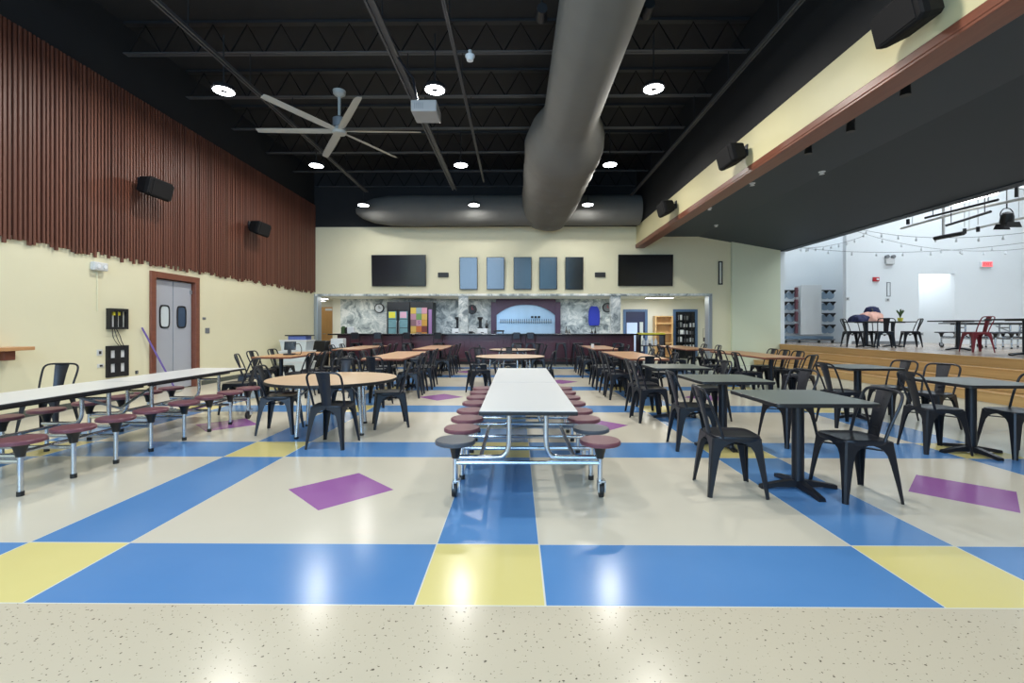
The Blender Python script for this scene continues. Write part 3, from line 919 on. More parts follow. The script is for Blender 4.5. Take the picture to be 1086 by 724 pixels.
speaker((XL + .053, 8.5, 3.92), 1, 'black loudspeaker on the slat cladding nearer the swing doors', 'loudspeakers on the slat cladding')
speaker((XL + .053, 12.0, 3.92), 1, 'black loudspeaker on the slat cladding nearer the bar wall', 'loudspeakers on the slat cladding')
for i, y in enumerate((4.60, 8.34, 12.0)):
    speaker((XB, y, 4.42), -1, 'black loudspeaker on the cream fascia beam, %s from the bar wall' % ('third', 'second', 'first')[i], 'loudspeakers on the fascia beam')
# small lamps and sprinklers of the low side ceiling
for i, (px, py) in enumerate(((955, 95), (898, 134), (854, 158))):
    y = 492 * (4.40 - H - .08) / (347 - py)
    o = thing('ceiling_spotlight', 'black spotlight under the low dark ceiling by the trim, %s from the bar wall' % ('third', 'second', 'first')[i], 'spotlight', (pxX(px, y), y, 4.40), 0, 'spotlights under the low ceiling')
    MB().cyl((0, 0, -.03), .07, .06, 14).build('canopy', M['blackplastic'], o, True)
    MB().cyl((0, -.02, -.12), .06, .14, 14, 'z', .05).build('lamp_head', M['blackplastic'], o, True)
for i, (px, py) in enumerate(((869, 183), (796, 195), (751, 221), (758, 239))):
    y = 492 * (4.40 - H) / (347 - py)
    X = pxX(px, y)
    zc = 4.40 if X < 6.25 else 4.40 - (X - 6.25) * .5 / 2.77
    o = thing('ceiling_sprinkler', 'small white sprinkler in the low dark ceiling, %s counted from the bar wall' % ('fourth', 'third', 'second', 'first')[i], 'sprinkler', (X, y, zc), 0, 'sprinklers in the low ceiling')
    MB().lathe([(.015, -.06), (.05, -.05), (.02, -.035), (.06, -.01), (.065, 0)], 12).build('rosette', M['paper'], o, True)

# ------------------------------------------------------------------ left wall fittings
def on_left(px, py):
    y = 492 * 7.0 / (547 - px)
    return y, H + (347 - py) / 492 * y
y, z = on_left(98, 282)
o = thing('emergency_light', 'white twin emergency light box high on the cream wall', 'emergency light', (XL, y, z))
MB().box(0, .09, -.13, .13, -.07, .07, .02).build('case', M['lightmetal'], o)
for k in (-1, 1):
    MB().cyl((.095, k * .06, 0), .035, .012, 12, 'x').build('lamp_head', M['paper'], o, True)
MB().tube([(.012, 0, -.07), (.012, 0, -.75)], .008, 6).build('conduit', M['cream'], o)
y, z = on_left(118.5, 338)
o = thing('wall_phone_panel', 'open black wall unit with white slots and hanging wires', 'wall unit', (XL, y, z))
f = MB()
f.box(0, .07, -.19, .19, -.18, -.14).box(0, .07, -.19, .19, .13, .18).box(0, .07, -.19, -.15, -.14, .13).box(0, .07, .15, .19, -.14, .13).box(0, .07, -.06, -.03, -.14, .13).box(0, .07, .04, .07, -.14, .13)
f.build('frame', M['blackplastic'], o)
MB().box(0, .02, -.15, .15, -.14, .13).build('backplate', M['paper'], o)
MB().box(.021, .05, -.10, .10, .06, .12).build('yellow_tag', M['yellow'], o)
for k in range(3):
    MB().tube(spline([(.03, -.1 + .04 * k, -.17), (.06, -.12 + .07 * k, -.30), (.04, -.04 + .06 * k, -.40), (.03, .03 + .08 * k, -.46 - .05 * k)]), .006, 5).build('wire', M['blackplastic'], o)
y, z = on_left(119.5, 383)
o = thing('wall_rack_plate', 'black square mounting plate with four pale openings on the cream wall', 'mounting plate', (XL, y, z))
f = MB()
for (a, b_, c_, d_) in ((-.22, -.15, -.27, .27), (.15, .22, -.27, .27), (-.05, .05, -.27, .27), (-.15, -.05, -.27, -.19), (-.15, -.05, -.04, .06), (-.15, -.05, .19, .27),
                        (.05, .15, -.27, -.19), (.05, .15, -.04, .06), (.05, .15, .19, .27)):
    f.box(0, .035, a, b_, c_, d_)
f.build('plate', M['blackplastic'], o)
MB().box(0, .01, -.16, .16, -.2, .2).build('backplate', M['paper'], o)
def plate(px, py, sy, sz, label, m='lightmetal', grp='wall plates and switches'):
    y, z = on_left(px, py)
    o = thing('wall_plate', label, 'wall plate', (XL, y, z), 0, grp)
    MB().box(0, .012, -sy, sy, -sz, sz, .003).build('cover', M[m], o)
    MB().box(.012, .018, -sy * .4, sy * .4, -sz * .5, sz * .5).build('socket', M['blackplastic'] if m == 'lightmetal' else M['greyplastic'], o)
plate(217, 350.5, .07, .06, 'grey switch plate on the cream wall beyond the swing doors', 'greyplastic')
plate(213.5, 337.5, .05, .025, 'small flat plate just above the grey switch plate', 'greyplastic')
plate(101, 374, .05, .05, 'pale outlet plate on the cream wall beside the black mounting plate')
plate(102, 388, .06, .03, 'low pale outlet plate under the other one beside the black mounting plate')
plate(130, 396.5, .04, .035, 'small black jack below the black mounting plate', 'blackplastic')
plate(141, 395, .03, .03, 'small black jack between the mounting plate and the mop', 'blackplastic')
# wooden ledge on the left wall
o = thing('wall_ledge', 'honey wood ledge shelf on brackets on the cream wall', 'shelf', (XL, 5.9, 0))
MB().box(0, .32, -1.9, .48, .97, 1.02, .006).build('board', M['brown'], o)
for yy_ in (-1.5, .30):
    MB().box(0, .22, yy_ - .12, yy_ + .02, .84, .97, .01).build('bracket', M['trimwood'], o)
# mop leaning by the door
o = thing('mop', 'violet handled mop leaning on the wall beside the swing doors', 'mop', (0, 0, 0))
p0 = Vector((XL + .25, 9.12, .06)); p1 = Vector((XL + .03, 8.57, 1.28))
MB().tube([p0, p1], .016, 8).build('handle', M['mop'], o, True)
MB().box(p0.x - .05, p0.x + .05, p0.y - .16, p0.y + .16, 0, .12, .03).build('mop_head', M['lightmetal'], o)

# totes stacked by the wall near the bar
for k, (zz, sc, lab) in enumerate(((0, 1.0, 'clear plastic tote at the bottom of the stack by the cream wall'), (.31, 1.0, 'clear plastic tote second from the bottom of the stack by the wall'),
                                   (.62, .95, 'clear plastic tote at the top of the stack by the wall'))):
    o = thing('storage_tote', lab, 'tote', (-6.35, 13.4, zz), 0, 'totes stacked by the wall')
    MB().rings([[(x_ * .40 * sc * q, y_ * .28 * sc * q, z_) for x_, y_ in ((-1, -1), (1, -1), (1, 1), (-1, 1))] for q, z_ in ((.9, 0), (1, .26))]).build('tub', M['bin'], o)
    MB().box(-.42 * sc, .42 * sc, -.30 * sc, .30 * sc, .26, .305, .01).build('lid', M['lightmetal'], o)
o = thing('parts_case', 'flat blue lidded case on top of the clear totes', 'case', (-6.28, 13.4, .925))
MB().box(-.26, .26, -.18, .18, 0, .11, .01).build('tub', M['binlid'], o)
MB().box(-.34, .34, -.21, .21, .11, .14, .006).build('lid', M['blackplastic'], o)
o = thing('waste_bin', 'tall black bin standing at the bar end by the hallway', 'bin', (-6.35, 15.0, 0))
MB().rings([[(x_ * q, y_ * q, z_) for x_, y_ in ((-.22, -.2), (.22, -.2), (.22, .2), (-.22, .2))] for q, z_ in ((.85, 0), (1, .8))]).build('body', M['blackplastic'], o)
MB().box(-.24, .24, -.22, .22, .8, .85, .01).build('lid', M['black_steel'], o)
tag(MB().box(-.2, .2, -.15, .15, 0, .3, .01).build('white_carton', M['paper'], None, False, (-5.85, 15.2, .62)), 'white carton on a low black crate beside the bar end', 'carton')
o = thing('black_crate', 'low black crate under the white carton at the bar end', 'crate', (-5.85, 15.2, 0))
MB().box(-.22, .22, -.17, .17, 0, .62, .01).build('body', M['blackplastic'], o)
MB().box(-.23, .23, -.18, .18, .56, .6).build('rim', M['black_steel'], o)

# ------------------------------------------------------------------ chairs
def make_chair(kind, label):
    m = M['blackmetal'] if kind == 'black' else M['redmetal']
    o = thing('metal_chair', label, 'chair')
    n = 32
    def rr(h, z, cy=0.0):
        out = []
        for k in range(n):
            a = 2 * PI * k / n
            c_, s_ = math.cos(a), math.sin(a)
            out.append((h * abs(c_) ** .42 * (1 if c_ > 0 else -1), cy + h * abs(s_) ** .42 * (1 if s_ > 0 else -1), z))
        return out
    MB().rings([rr(.176, .415), rr(.184, .440), rr(.180, .452), rr(.172, .455), rr(.150, .448), rr(.06, .446)]).build('seat', m, o, True)
    levels = ((.440, .172, .176), (.415, .168, .178), (.398, .118, .180), (.376, .088, .182), (.34, .068, .186), (.27, .056, .193), (.15, .043, .205), (.03, .031, .216), (0, .030, .219))
    for sx in (-1, 1):
        for sy in (-1, 1):
            rings = []
            for z, a, c_ in levels:
                cx, cy = c_ * .98, c_ * (.96 if sy > 0 else 1.08)
                t_ = .007
                q = .012
                L = [(cx - a, cy), (cx - q, cy), (cx, cy - q), (cx, cy - a), (cx - t_, cy - a), (cx - t_, cy - q), (cx - q, cy - t_), (cx - a, cy - t_)]
                rings.append([(sx * x_, sy * y_, z) for x_, y_ in L])
            MB().rings(rings).build('leg', m, o)
    br = MB()
    br.box(-.215, .215, -.012, .012, .365, .375, 0, Matrix.Rotation(R(45), 3, 'Z'))
    br.box(-.215, .215, -.012, .012, .353, .363, 0, Matrix.Rotation(R(-45), 3, 'Z'))
    br.cyl((0, 0, .345), .025, .03, 10)
    br.build('brace', m, o)
    hp = spline([(-.170, -.115, .440), (-.180, -.160, .58), (-.188, -.210, .70), (-.182, -.236, .768), (-.150, -.248, .800), (-.09, -.256, .809), (0, -.260, .810),
                 (.09, -.256, .809), (.150, -.248, .800), (.182, -.236, .768), (.188, -.210, .70), (.180, -.160, .58), (.170, -.115, .440)], 4)
    MB().tube(hp, .0115, 8).build('back_frame', m, o, True)
    rings = []
    for z, hw_, y_ in ((.440, .052, -.160), (.55, .056, -.184), (.68, .065, -.217), (.77, .074, -.245), (.810, .078, -.259)):
        ring = []
        for k in range(7):
            u = -1 + k / 3
            ring.append((u * hw_, y_ - .012 + .012 * u * u, z))
        ring += [(x_, yy_ - .006, z) for x_, yy_, z in ring[::-1]]
        rings.append(ring)
    bk = MB().rings(rings)
    bk.box(-.028, .028, -.258, -.246, .732, .740)
    bk.box(-.028, .028, -.188, -.180, .51, .518)
    bk.build('backrest', m, o, True)
    freeze(o)
    return o

chairs_used = {}
def place(kind, x, y, face, label, group, z=0.0):
    """face = direction the sitter looks, degrees from +X"""
    rz = R(face - 90)
    if kind not in chairs_used:
        c = make_chair(kind, label)
        c.location = (x, y, z); c.rotation_euler = (0, 0, rz); c['group'] = group
        chairs_used[kind] = c
        return c
    return dup(chairs_used[kind], label, (x, y, z), rz, group)

# ------------------------------------------------------------------ tables
def square_table(x, y, z0, label, zt=.735, w_=.765, ztop=None, rz=0, grp='small square tables'):
    o = thing('pedestal_table', label, 'table', (x, y, z0), R(rz), grp)
    h_ = w_ / 2
    n = 32
    def rr(h, z, e=.11):
        out = []
        for k in range(n):
            a = 2 * PI * (k + .5) / n
            c_, s_ = math.cos(a), math.sin(a)
            out.append((h * abs(c_) ** e * (1 if c_ > 0 else -1), h * abs(s_) ** e * (1 if s_ > 0 else -1), z))
        return out
    MB().rings([rr(h_ - .004, zt - .03), rr(h_, zt - .026), rr(h_, zt - .004), rr(h_ - .003, zt - .001)]).build('edge_band', M['darkedge'], o, True)
    MB().rings([rr(h_ - .004, zt - .0012), rr(h_ - .006, zt)]).build('tabletop', M['darktop'], o)
    MB().cyl((0, 0, (zt - .03 + .06) / 2), .045, zt - .09, 18).build('column', M['blackmetal'], o, True)
    MB().box(-.2, .2, -.2, .2, zt - .045, zt - .031).build('top_plate', M['blackmetal'], o)
    for a in (0, 90):
        f_ = MB()
        rings = []
        for t_ in (-1, -.93, -.6, -.15, .15, .6, .93, 1):
            hz = .075 - .048 * abs(t_) ** 1.3
            wd = .034 - .008 * abs(t_)
            zb_ = .0 if abs(t_) > .9 else .018
            rings.append([(t_ * .30, -wd, zb_), (t_ * .30, wd, zb_), (t_ * .30, wd * .8, hz), (t_ * .30, -wd * .8, hz)])
        f_.rings(rings)
        q = f_.build('base_foot', M['blackmetal'], o)
        q.rotation_euler = (0, 0, R(a))
    freeze(o)
    return o

def long_table(x, y, L, label, w_=.74, zt=.735, rz=0):
    o = thing('dining_table', label, 'table', (x, y, 0), R(rz), 'long brown topped tables')
    MB().box(-w_ / 2, w_ / 2, -L / 2, L / 2, zt - .035, zt - .002, .01).build('edge_band', M['trimwood'], o)
    MB().box(-w_ / 2 + .008, w_ / 2 - .008, -L / 2 + .008, L / 2 - .008, zt - .003, zt).build('tabletop', M['brown'], o)
    for s_ in (-1, 1):
        MB().cyl((0, s_ * L * .3, (zt - .035 + .05) / 2), .038, zt - .085, 14).build('column', M['blackmetal'], o, True)
        f_ = MB()
        f_.box(-.3, .3, s_ * L * .3 - .035, s_ * L * .3 + .035, 0, .05, .012).box(-.035, .035, s_ * L * .3 - .28, s_ * L * .3 + .28, 0, .045, .012)
        f_.build('base_foot', M['blackmetal'], o)
    return o

def round_table(x, y, dia, zt, label, a0=0):
    o = thing('round_table', label, 'table', (x, y, 0), R(a0), 'round tan topped tables')
    r_ = dia / 2
    MB().lathe([(r_ - .006, zt - .035), (r_, zt - .03), (r_, zt - .006), (r_ - .004, zt - .002)], 56).build('edge_band', M['darkedge'], o, True)
    MB().cyl((0, 0, zt - .0015), r_ - .005, .003, 56).build('tabletop', M['tan'], o)
    n = 4
    for k in range(n):
        a = 2 * PI * k / n
        l_ = MB()
        c_, s_ = math.cos(a), math.sin(a)
        l_.tube([(r_ * .60 * c_, r_ * .60 * s_, zt - .036), (r_ * .66 * c_, r_ * .66 * s_, 0.02)], .022, 10)
        lg = l_.build('leg', M['chrome'], o, True)
        MB().tube([(r_ * .60 * c_, r_ * .60 * s_, zt - .06), (r_ * .64 * c_, r_ * .64 * s_, zt - .3)], .001, 3).bm.free()
        MB().cyl((r_ * .66 * c_, r_ * .66 * s_, .012), .026, .024, 10).build('foot', M['blackplastic'], lg)
        g_ = MB().tube([(r_ * .62 * c_, r_ * .62 * s_, zt - .18), (r_ * .35 * c_, r_ * .35 * s_, zt - .036)], .012, 8)
        g_.build('leg_brace', M['chrome'], o, True)
    ap = MB()
    ap.tube([(r_ * .58 * math.cos(2 * PI * k / 24), r_ * .58 * math.sin(2 * PI * k / 24), zt - .05) for k in range(24)], .014, 6, True)
    ap.build('apron', M['stainless'], o)
    return o

def cafeteria_table(x, yc, label, greys=(), z0=0, rz=0, wheels=(0, 7)):
    """folding table with sixteen stools joined to one chrome frame; long axis along y"""
    o = thing('cafeteria_table', label, 'cafeteria table', (x, yc, z0), R(rz), 'folding cafeteria tables')
    zt, hw_, L = .69, .352, 1.745
    for s_ in (-1, 1):
        ya, yb_ = (.006, L) if s_ > 0 else (-L, -.006)
        t_ = MB().box(-hw_ + .004, hw_ - .004, ya + .004, yb_ - .004, zt - .003, zt).build('tabletop', M['whitetop'], o)
        MB().box(-hw_, hw_, ya, yb_, zt - .032, zt - .0025, .008).build('edge_band', M['darkedge'], t_)
    rows = (-1.525, -1.10, -.68, -.26, .22, .65, 1.07, 1.48)
    k = 0
    for ri, yr in enumerate(rows):
        for sx in (-1, 1):
            col = M['greyseat'] if (ri, sx) in greys else M['maroon']
            st = MB().lathe([(.06, .404), (.140, .405), (.152, .411), (.153, .431), (.146, .440), (.05, .441)], 24, (sx * .545, yr, 0)).build('stool_seat', col, o, True)
            MB().lathe([(.028, .30), (.034, .335), (.044, .37), (.068, .404)], 14, (sx * .545, yr, 0)).build('seat_cone', M['blackplastic'], st, True)
            pz = .11 if ri in wheels else 0.03
            MB().tube([(sx * .545, yr, pz), (sx * .545, yr, .31)], .019, 10).build('post', M['chrome'], st, True)
            if ri not in wheels:
                MB().cyl((sx * .545, yr, .018), .024, .036, 10).build('foot', M['blackplastic'], st)
            else:
                cs = MB()
                cs.cyl((sx * .545 + sx * .01, yr + (.02 if ri == 0 else -.02), .055), .055, .03, 18, 'x')
                wz = cs.build('caster_wheel', M['blackplastic'], st, True)
                fk = MB()
                fk.box(sx * .545 - .018, sx * .545 - .010, yr - .03, yr + .04, .05, .13).box(sx * .545 + .03, sx * .545 + .038, yr - .03, yr + .04, .05, .13).box(sx * .545 - .018, sx * .545 + .038, yr - .03, yr + .04, .125, .135)
                fk.build('caster_fork', M['chrome'], st)
        MB().tube([(-.545, yr, .262), (.545, yr, .262)], .017, 8).build('cross_tube', M['chrome'], o, True)
    for yr in (-1.50, -.30, .26, 1.46):
        for sx in (-1, 1):
            pts = spline([(sx * .14, yr, zt - .034), (sx * .14, yr, .50), (sx * .145, yr, .38), (sx * .175, yr, .318), (sx * .24, yr, .298), (sx * .545, yr, .298)], 4)
            MB().tube(pts, .02, 10).build('leg', M['chrome'], o, True)
        MB().tube([(-.14, yr, .555), (.14, yr, .555)], .014, 8).build('leg_brace', M['chrome'], o, True)
    for sx in (-1, 1):
        for (a, b_) in ((-1.50, -.28), (.24, 1.46)):
            MB().tube([(sx * .36, a, .285), (sx * .36, b_, .285)], .016, 8).build('side_rail', M['chrome'], o, True)
    for (a, b_) in ((-1.5, -.05), (.05, 1.46)):
        MB().box(-.3, -.26, a, b_, zt - .055, zt - .033).build('under_rail', M['black_steel'], o)
        MB().box(.26, .3, a, b_, zt - .055, zt - .033).build('under_rail', M['black_steel'], o)
    MB().tube([(0, -.5, .60), (0, 0, .40), (0, .5, .60)], .014, 8).build('fold_linkage', M['stainless'], o, True)
    return o

cafeteria_table(.085, 5.025, 'white topped folding table with attached round stools in the middle aisle', {(0, -1), (1, 1)})
cafeteria_table(-4.325, 5.025, 'white topped folding table with attached stools along the cream wall', set(), wheels=(7,))

# square dark tables
square_table(2.25, 3.73, 0, 'dark square pedestal table nearest the terrazzo strip, between two black chairs')
square_table(2.25, 5.08, 0, 'dark square pedestal table, second from the terrazzo strip in the aisle row')
square_table(2.25, 6.62, 0, 'dark square pedestal table, third in the aisle row, next to the brown tables')
square_table(4.66, 4.80, 0, 'dark square pedestal table beside the stage steps nearest the terrazzo strip', w_=.76)
square_table(4.82, 6.60, 0, 'dark square pedestal table beside the stage steps, second from the terrazzo strip')
# brown tables
long_table(2.30, 9.35, 2.5, 'long brown table in the row right of the aisle next to the dark square tables')
long_table(2.30, 12.9, 2.3, 'long brown table close to the bar in the row right of the aisle')
long_table(4.88, 9.65, 2.4, 'long brown table beside the stage steps')
long_table(4.62, 12.9, 2.6, 'long brown table near the storage doorways at the far end by the steps')
long_table(-2.36, 9.35, 2.5, 'long brown table left of the aisle behind the round tan table')
long_table(-2.25, 12.95, 2.6, 'long brown table close to the bar left of the aisle')
long_table(-4.55, 9.5, 1.9, 'long brown table along the cream wall carrying the black card terminal')
long_table(-4.25, 12.8, 2.5, 'long brown table near the bar along the cream wall')
# round tables
round_table(-2.28, 5.76, 1.54, .655, 'large round tan table with chrome legs beside the wall side cafeteria table', -30)
round_table(-.13, 9.75, 1.45, .68, 'round tan table in the middle aisle just behind the white folding table', 20)
round_table(-.10, 12.75, 1.30, .68, 'round tan table in the middle aisle closest to the bar', 20)

tm = thing('card_terminal', 'black tilted card terminal with a cable on the brown table by the wall', 'terminal', (-4.52, 9.2, .735), R(10))
MB().box(-.10, .10, -.07, .07, 0, .03, .008).box(-.03, .03, -.02, .02, .03, .12).build('stand', M['blackplastic'], tm)
q = MB().box(-.11, .11, -.015, .015, .10, .27, .008).build('display', M['screen'], tm)
q.rotation_euler = (R(-12), 0, 0)
MB().tube(spline([(.09, 0, .2), (.18, 0, .22), (.22, .02, .12), (.2, .02, .012), (.12, .0, .012)]), .008, 6).build('cable', M['blackplastic'], tm)
tag(MB().lathe([(.035, 0), (.045, .10), (.03, .105)], 12).build('paper_cup', M['paper'], None, True, (2.05, 12.5, .735)), 'white paper cup on the brown table close to the bar', 'cup')

G1 = 'black metal chairs at the small square tables'
place('black', 1.70, 3.70, -5, 'black chair facing the dark table nearest the terrazzo strip from the aisle', G1)
place('black', 2.585, 3.60, 181, 'black chair facing the dark table nearest the terrazzo strip from the steps side', G1)
place('black', 1.90, 5.00, -4, 'black chair on the aisle side of the second dark square table', G1)
place('black', 3.00, 5.18, 195, 'black chair turned away from the second dark square table on its steps side', G1)
place('black', 1.86, 6.45, 5, 'black chair tucked in on the aisle side of the third dark square table', G1)
place('black', 1.90, 6.95, 0, 'black chair behind the one tucked in at the third dark table, aisle side', G1)
place('black', 2.70, 6.55, 185, 'black chair on the steps side of the third dark square table', G1)
place('black', 4.38, 4.90, -6, 'black chair on aisle side of dark table by steps nearest the terrazzo strip', G1)
place('black', 5.02, 4.72, 178, 'black chair cut by the picture edge at the dark table by the steps', G1)
place('black', 5.30, 5.98, 200, 'black chair facing away from the steps between the two dark tables there', G1)
place('black', 5.28, 6.60, 190, 'black chair on the steps side of the second dark table by the steps', G1)
place('black', 4.30, 6.15, 0, 'black chair on the aisle side of the second dark table by the steps', G1)
G2 = 'black metal chairs round the round tables'
place('black', -2.0, 5.07, 86, 'black chair with its back to the viewer at the large round tan table', G2)
place('black', -2.90, 5.70, 8, 'black chair on the wall side of the large round tan table', G2)
place('black', -1.66, 6.05, 200, 'black chair on the aisle side of the large round tan table', G2)
place('black', -2.52, 6.72, -80, 'black chair on the far side of the large round tan table, facing the viewer', G2)
place('black', -.72, 9.05, 20, 'black chair angled in at the wall side of the middle aisle round table', G2)
place('black', .52, 9.25, 165, 'black chair at the steps side of the middle aisle round table', G2)
place('black', -.86, 10.48, -80, 'black chair on the far side of the middle aisle round table nearer the wall', G2)
place('black', -.18, 10.66, -92, 'black chair on the far side of the middle aisle round table at its centre', G2)
place('black', .02, 13.45, -95, 'black chair on the bar side of the round table closest to the bar', G2)
place('black', .50, 13.3, -125, 'black chair turned in beside the one on the bar side of the closest round table', G2)
place('black', -.75, 12.6, 5, 'black chair on the wall side of the round table closest to the bar', G2)
place('black', .58, 12.7, 178, 'black chair on the steps side of the round table closest to the bar', G2)
G3 = 'black metal chairs along the brown tables'
def row(x, ys, face, desc, jit=3):
    for i, y in enumerate(ys):
        place('black', x + random.uniform(-.03, .03), y, face + random.uniform(-jit, jit),
              'black chair %s, %s from the bar' % (desc, ordn[len(ys) - 1 - i]), G3)
row(1.88, (8.42, 8.98, 9.75, 10.25), 0, 'on aisle side of brown table by the dark tables')
row(1.90, (11.95, 12.55, 13.35), 0, 'on aisle side of steps-side brown table by bar')
row(2.72, (8.7, 9.5, 10.2), 180, 'on steps side of brown table by the dark tables')
row(2.74, (12.3, 13.1), 180, 'on steps side of steps-side brown table by bar')
place('black', 2.14, 7.75, 92, 'black chair at the end of the brown table next to the dark tables', G3)
place('black', 2.50, 11.45, 95, 'black chair at the end of the steps side brown table by the bar', G3)
row(-1.98, (8.55, 9.15, 9.75, 10.2), 180, 'on aisle side of brown table behind round table')
row(-1.92, (12.0, 12.7, 13.6), 180, 'on aisle side of wall-side brown table by bar')
row(-2.84, (8.6, 9.3, 10.0), 0, 'on wall side of brown table behind round table')
row(-2.72, (12.3, 13.1), 0, 'on wall side of wall-side brown table by bar')
place('black', -2.30, 7.62, 85, 'black chair at the end of the brown table behind the round tan table', G3)
row(-4.02, (8.55, 9.15, 9.85), 180, 'on aisle side of the card terminal table')
row(-5.05, (9.2, 10.0), 0, 'on wall side of the card terminal table')
place('black', -4.72, 8.25, 20, 'black chair at the end of the brown table with the card terminal', G3)
row(-3.78, (12.2, 12.9, 13.6), 180, 'on aisle side of brown table by wall and bar')
row(-4.72, (12.4, 13.2), 0, 'on wall side of brown table by wall and bar')
row(4.38, (8.75, 9.6, 10.35), 0, 'on aisle side of brown table by stage steps', 8)
row(5.36, (9.25, 9.7, 10.2), 180, 'on steps side of brown table by stage steps')
place('black', 4.95, 8.2, 120, 'black chair at the end of the brown table beside the steps, back to the viewer', G3)
row(4.14, (12.0, 12.7, 13.5), 0, 'on aisle side of brown table by storage doorways', 10)
row(5.10, (12.3, 13.2), 180, 'on steps side of brown table by storage doorways')
place('black', -4.20, 6.98, 190, 'black chair at the end of the wall side folding table', 'loose black metal chairs')
place('black', -5.86, 5.75, -75, 'black chair against the cream wall behind the folding table', 'loose black metal chairs')

# bar stools
def make_stool(label, back):
    o = thing('bar_stool', label, 'bar stool', (0, 0, 0), 0, 'bar stools along the counter')
    m = M['blackmetal']
    MB().box(-.16, .16, -.16, .16, .735, .765, .012).build('seat', m, o)
    for sx in (-1, 1):
        for sy in (-1, 1):
            rings = []
            for z, a, c_ in ((.74, .14, .15), (.70, .07, .155), (.5, .04, .175), (0, .025, .215)):
                t_ = .008
                L = [(c_ - a, c_), (c_, c_), (c_, c_ - a), (c_ - t_, c_ - a), (c_ - t_, c_ - t_), (c_ - a, c_ - t_)]
                rings.append([(sx * x_, sy * y_, z) for x_, y_ in L])
            MB().rings(rings).build('leg', m, o)
    MB().tube([(-.19, -.19, .25), (.19, -.19, .25), (.19, .19, .25), (-.19, .19, .25)], .01, 6, True).build('foot_ring', m, o)
    if back:
        MB().box(-.11, .11, -.175, -.165, .9, 1.10, .003).build('backrest', m, o)
        MB().tube(spline([(-.15, -.15, .75), (-.15, -.168, .95), (-.12, -.172, 1.09), (0, -.175, 1.105), (.12, -.172, 1.09), (.15, -.168, .95), (.15, -.15, .75)], 3), .011, 6).build('back_frame', m, o)
    freeze(o)
    return o
bsp = {}
sp = [(377, 1), (400.5, 1), (432, 1), (465, 1), (547.5, 1), (562, 1), (594, 0), (630, 0), (612, 0), (654, 0)]
names = ('first', 'second', 'third', 'fourth', 'fifth', 'sixth')
cnt = {0: 0, 1: 0}
for px, bk in sp:
    x = pxX(px, 15.5)
    lab = ('high backed black bar stool at the counter, %s from the hallway end' if bk else 'backless black bar stool at the counter, %s counting away from the middle') % names[cnt[bk]]
    cnt[bk] += 1
    if bk not in bsp:
        bsp[bk] = make_stool(lab, bk)
        bsp[bk].location = (x, 15.48, 0)
    else:
        dup(bsp[bk], lab, (x, 15.48, 0), R(random.uniform(-6, 6)))

# ------------------------------------------------------------------ stage
SZ = .72
struct(MB().box(XS, 19.5, YR, 19.0, -.2, SZ - .03).box(XS, 19.5, YR, 19.0, SZ - .03, SZ), 'floor_stage', M['stagefloor'])
st = MB()
steps = thing('stage_steps', 'four wide honey oak steps running along the stage front', 'steps', (0, 0, 0))
for k, x in enumerate((8.1, 8.4, 8.7, 9.0)):
    zt = .18 * (k + 1)
    x2 = x + .30 if k < 3 else x + .06
    x2 = min(x2, 9.0) if k < 3 else 9.0
    rz_ = MB().box(x, x + .025 if k < 3 else 9.0 - .0005 + .0, YR + .01, YB - .105, 0 if k == 0 else zt - .18, zt - .03)
    if k == 3:
        rz_.bm.free()
        rz_ = MB().box(8.975, 8.999, YR + .01, YB - .105, zt - .18, zt - .03)
    rz_.build('riser', M['stagewood'], steps)
    if k < 3:
        MB().box(x - .02, x + .30 - .025, YR + .01, YB - .105, zt - .03, zt, .006).build('tread', M['tread'], steps)
    else:
        MB().box(8.955, 8.999, YR + .01, YB - .105, zt - .03, zt, .006).build('nosing', M['stagewood'], steps)
# stage walls
struct(MB().box(9.0, 12.5, 17.6, 17.8, SZ, 7.2), 'wall_stage_far', M['white'])
struct(MB().box(12.3, 12.5, 15.9, 17.6, SZ, 7.2), 'wall_stage_jog', M['white'])
w = MB()
w.box(11.12, 13.55, 15.75, 15.9, SZ, 7.2).box(13.55, 14.75, 15.75, 15.9, H + .195 * 9.3, 7.2).box(14.75, 19.5, 15.75, 15.9, SZ, 7.2)
struct(w, 'wall_stage_back', M['white'])
struct(MB().box(13.3, 15.2, 18.2, 18.4, SZ, 4).box(13.35, 13.55, 15.9, 18.3, SZ, 4).box(14.95, 15.15, 15.9, 18.3, SZ, 4), 'wall_stage_passage', M['white'])
struct(MB().box(13.3, 15.2, 15.9, 18.4, 4, 4.1), 'ceiling_passage', M['white'])
struct(MB().box(19.4, 19.6, YR, 16, SZ, 7.2), 'wall_stage_side', M['white'])
struct(MB().box(9.0, 9.2, YB, 17.8, SZ, 7.2), 'wall_stage_wing', M['white'])
struct(MB().box(9.2, 19.6, YR, 17.8, 7.2, 7.4), 'ceiling_stage', M['white'])
struct(MB().box(11.31, 13.55, 15.735, 15.75, SZ, SZ + .1), 'baseboard_stage', M['greyplastic'])
struct(MB().box(9.0, 19.6, YR - .2, YR, SZ, 7.2), 'wall_stage_rear', M['white'])

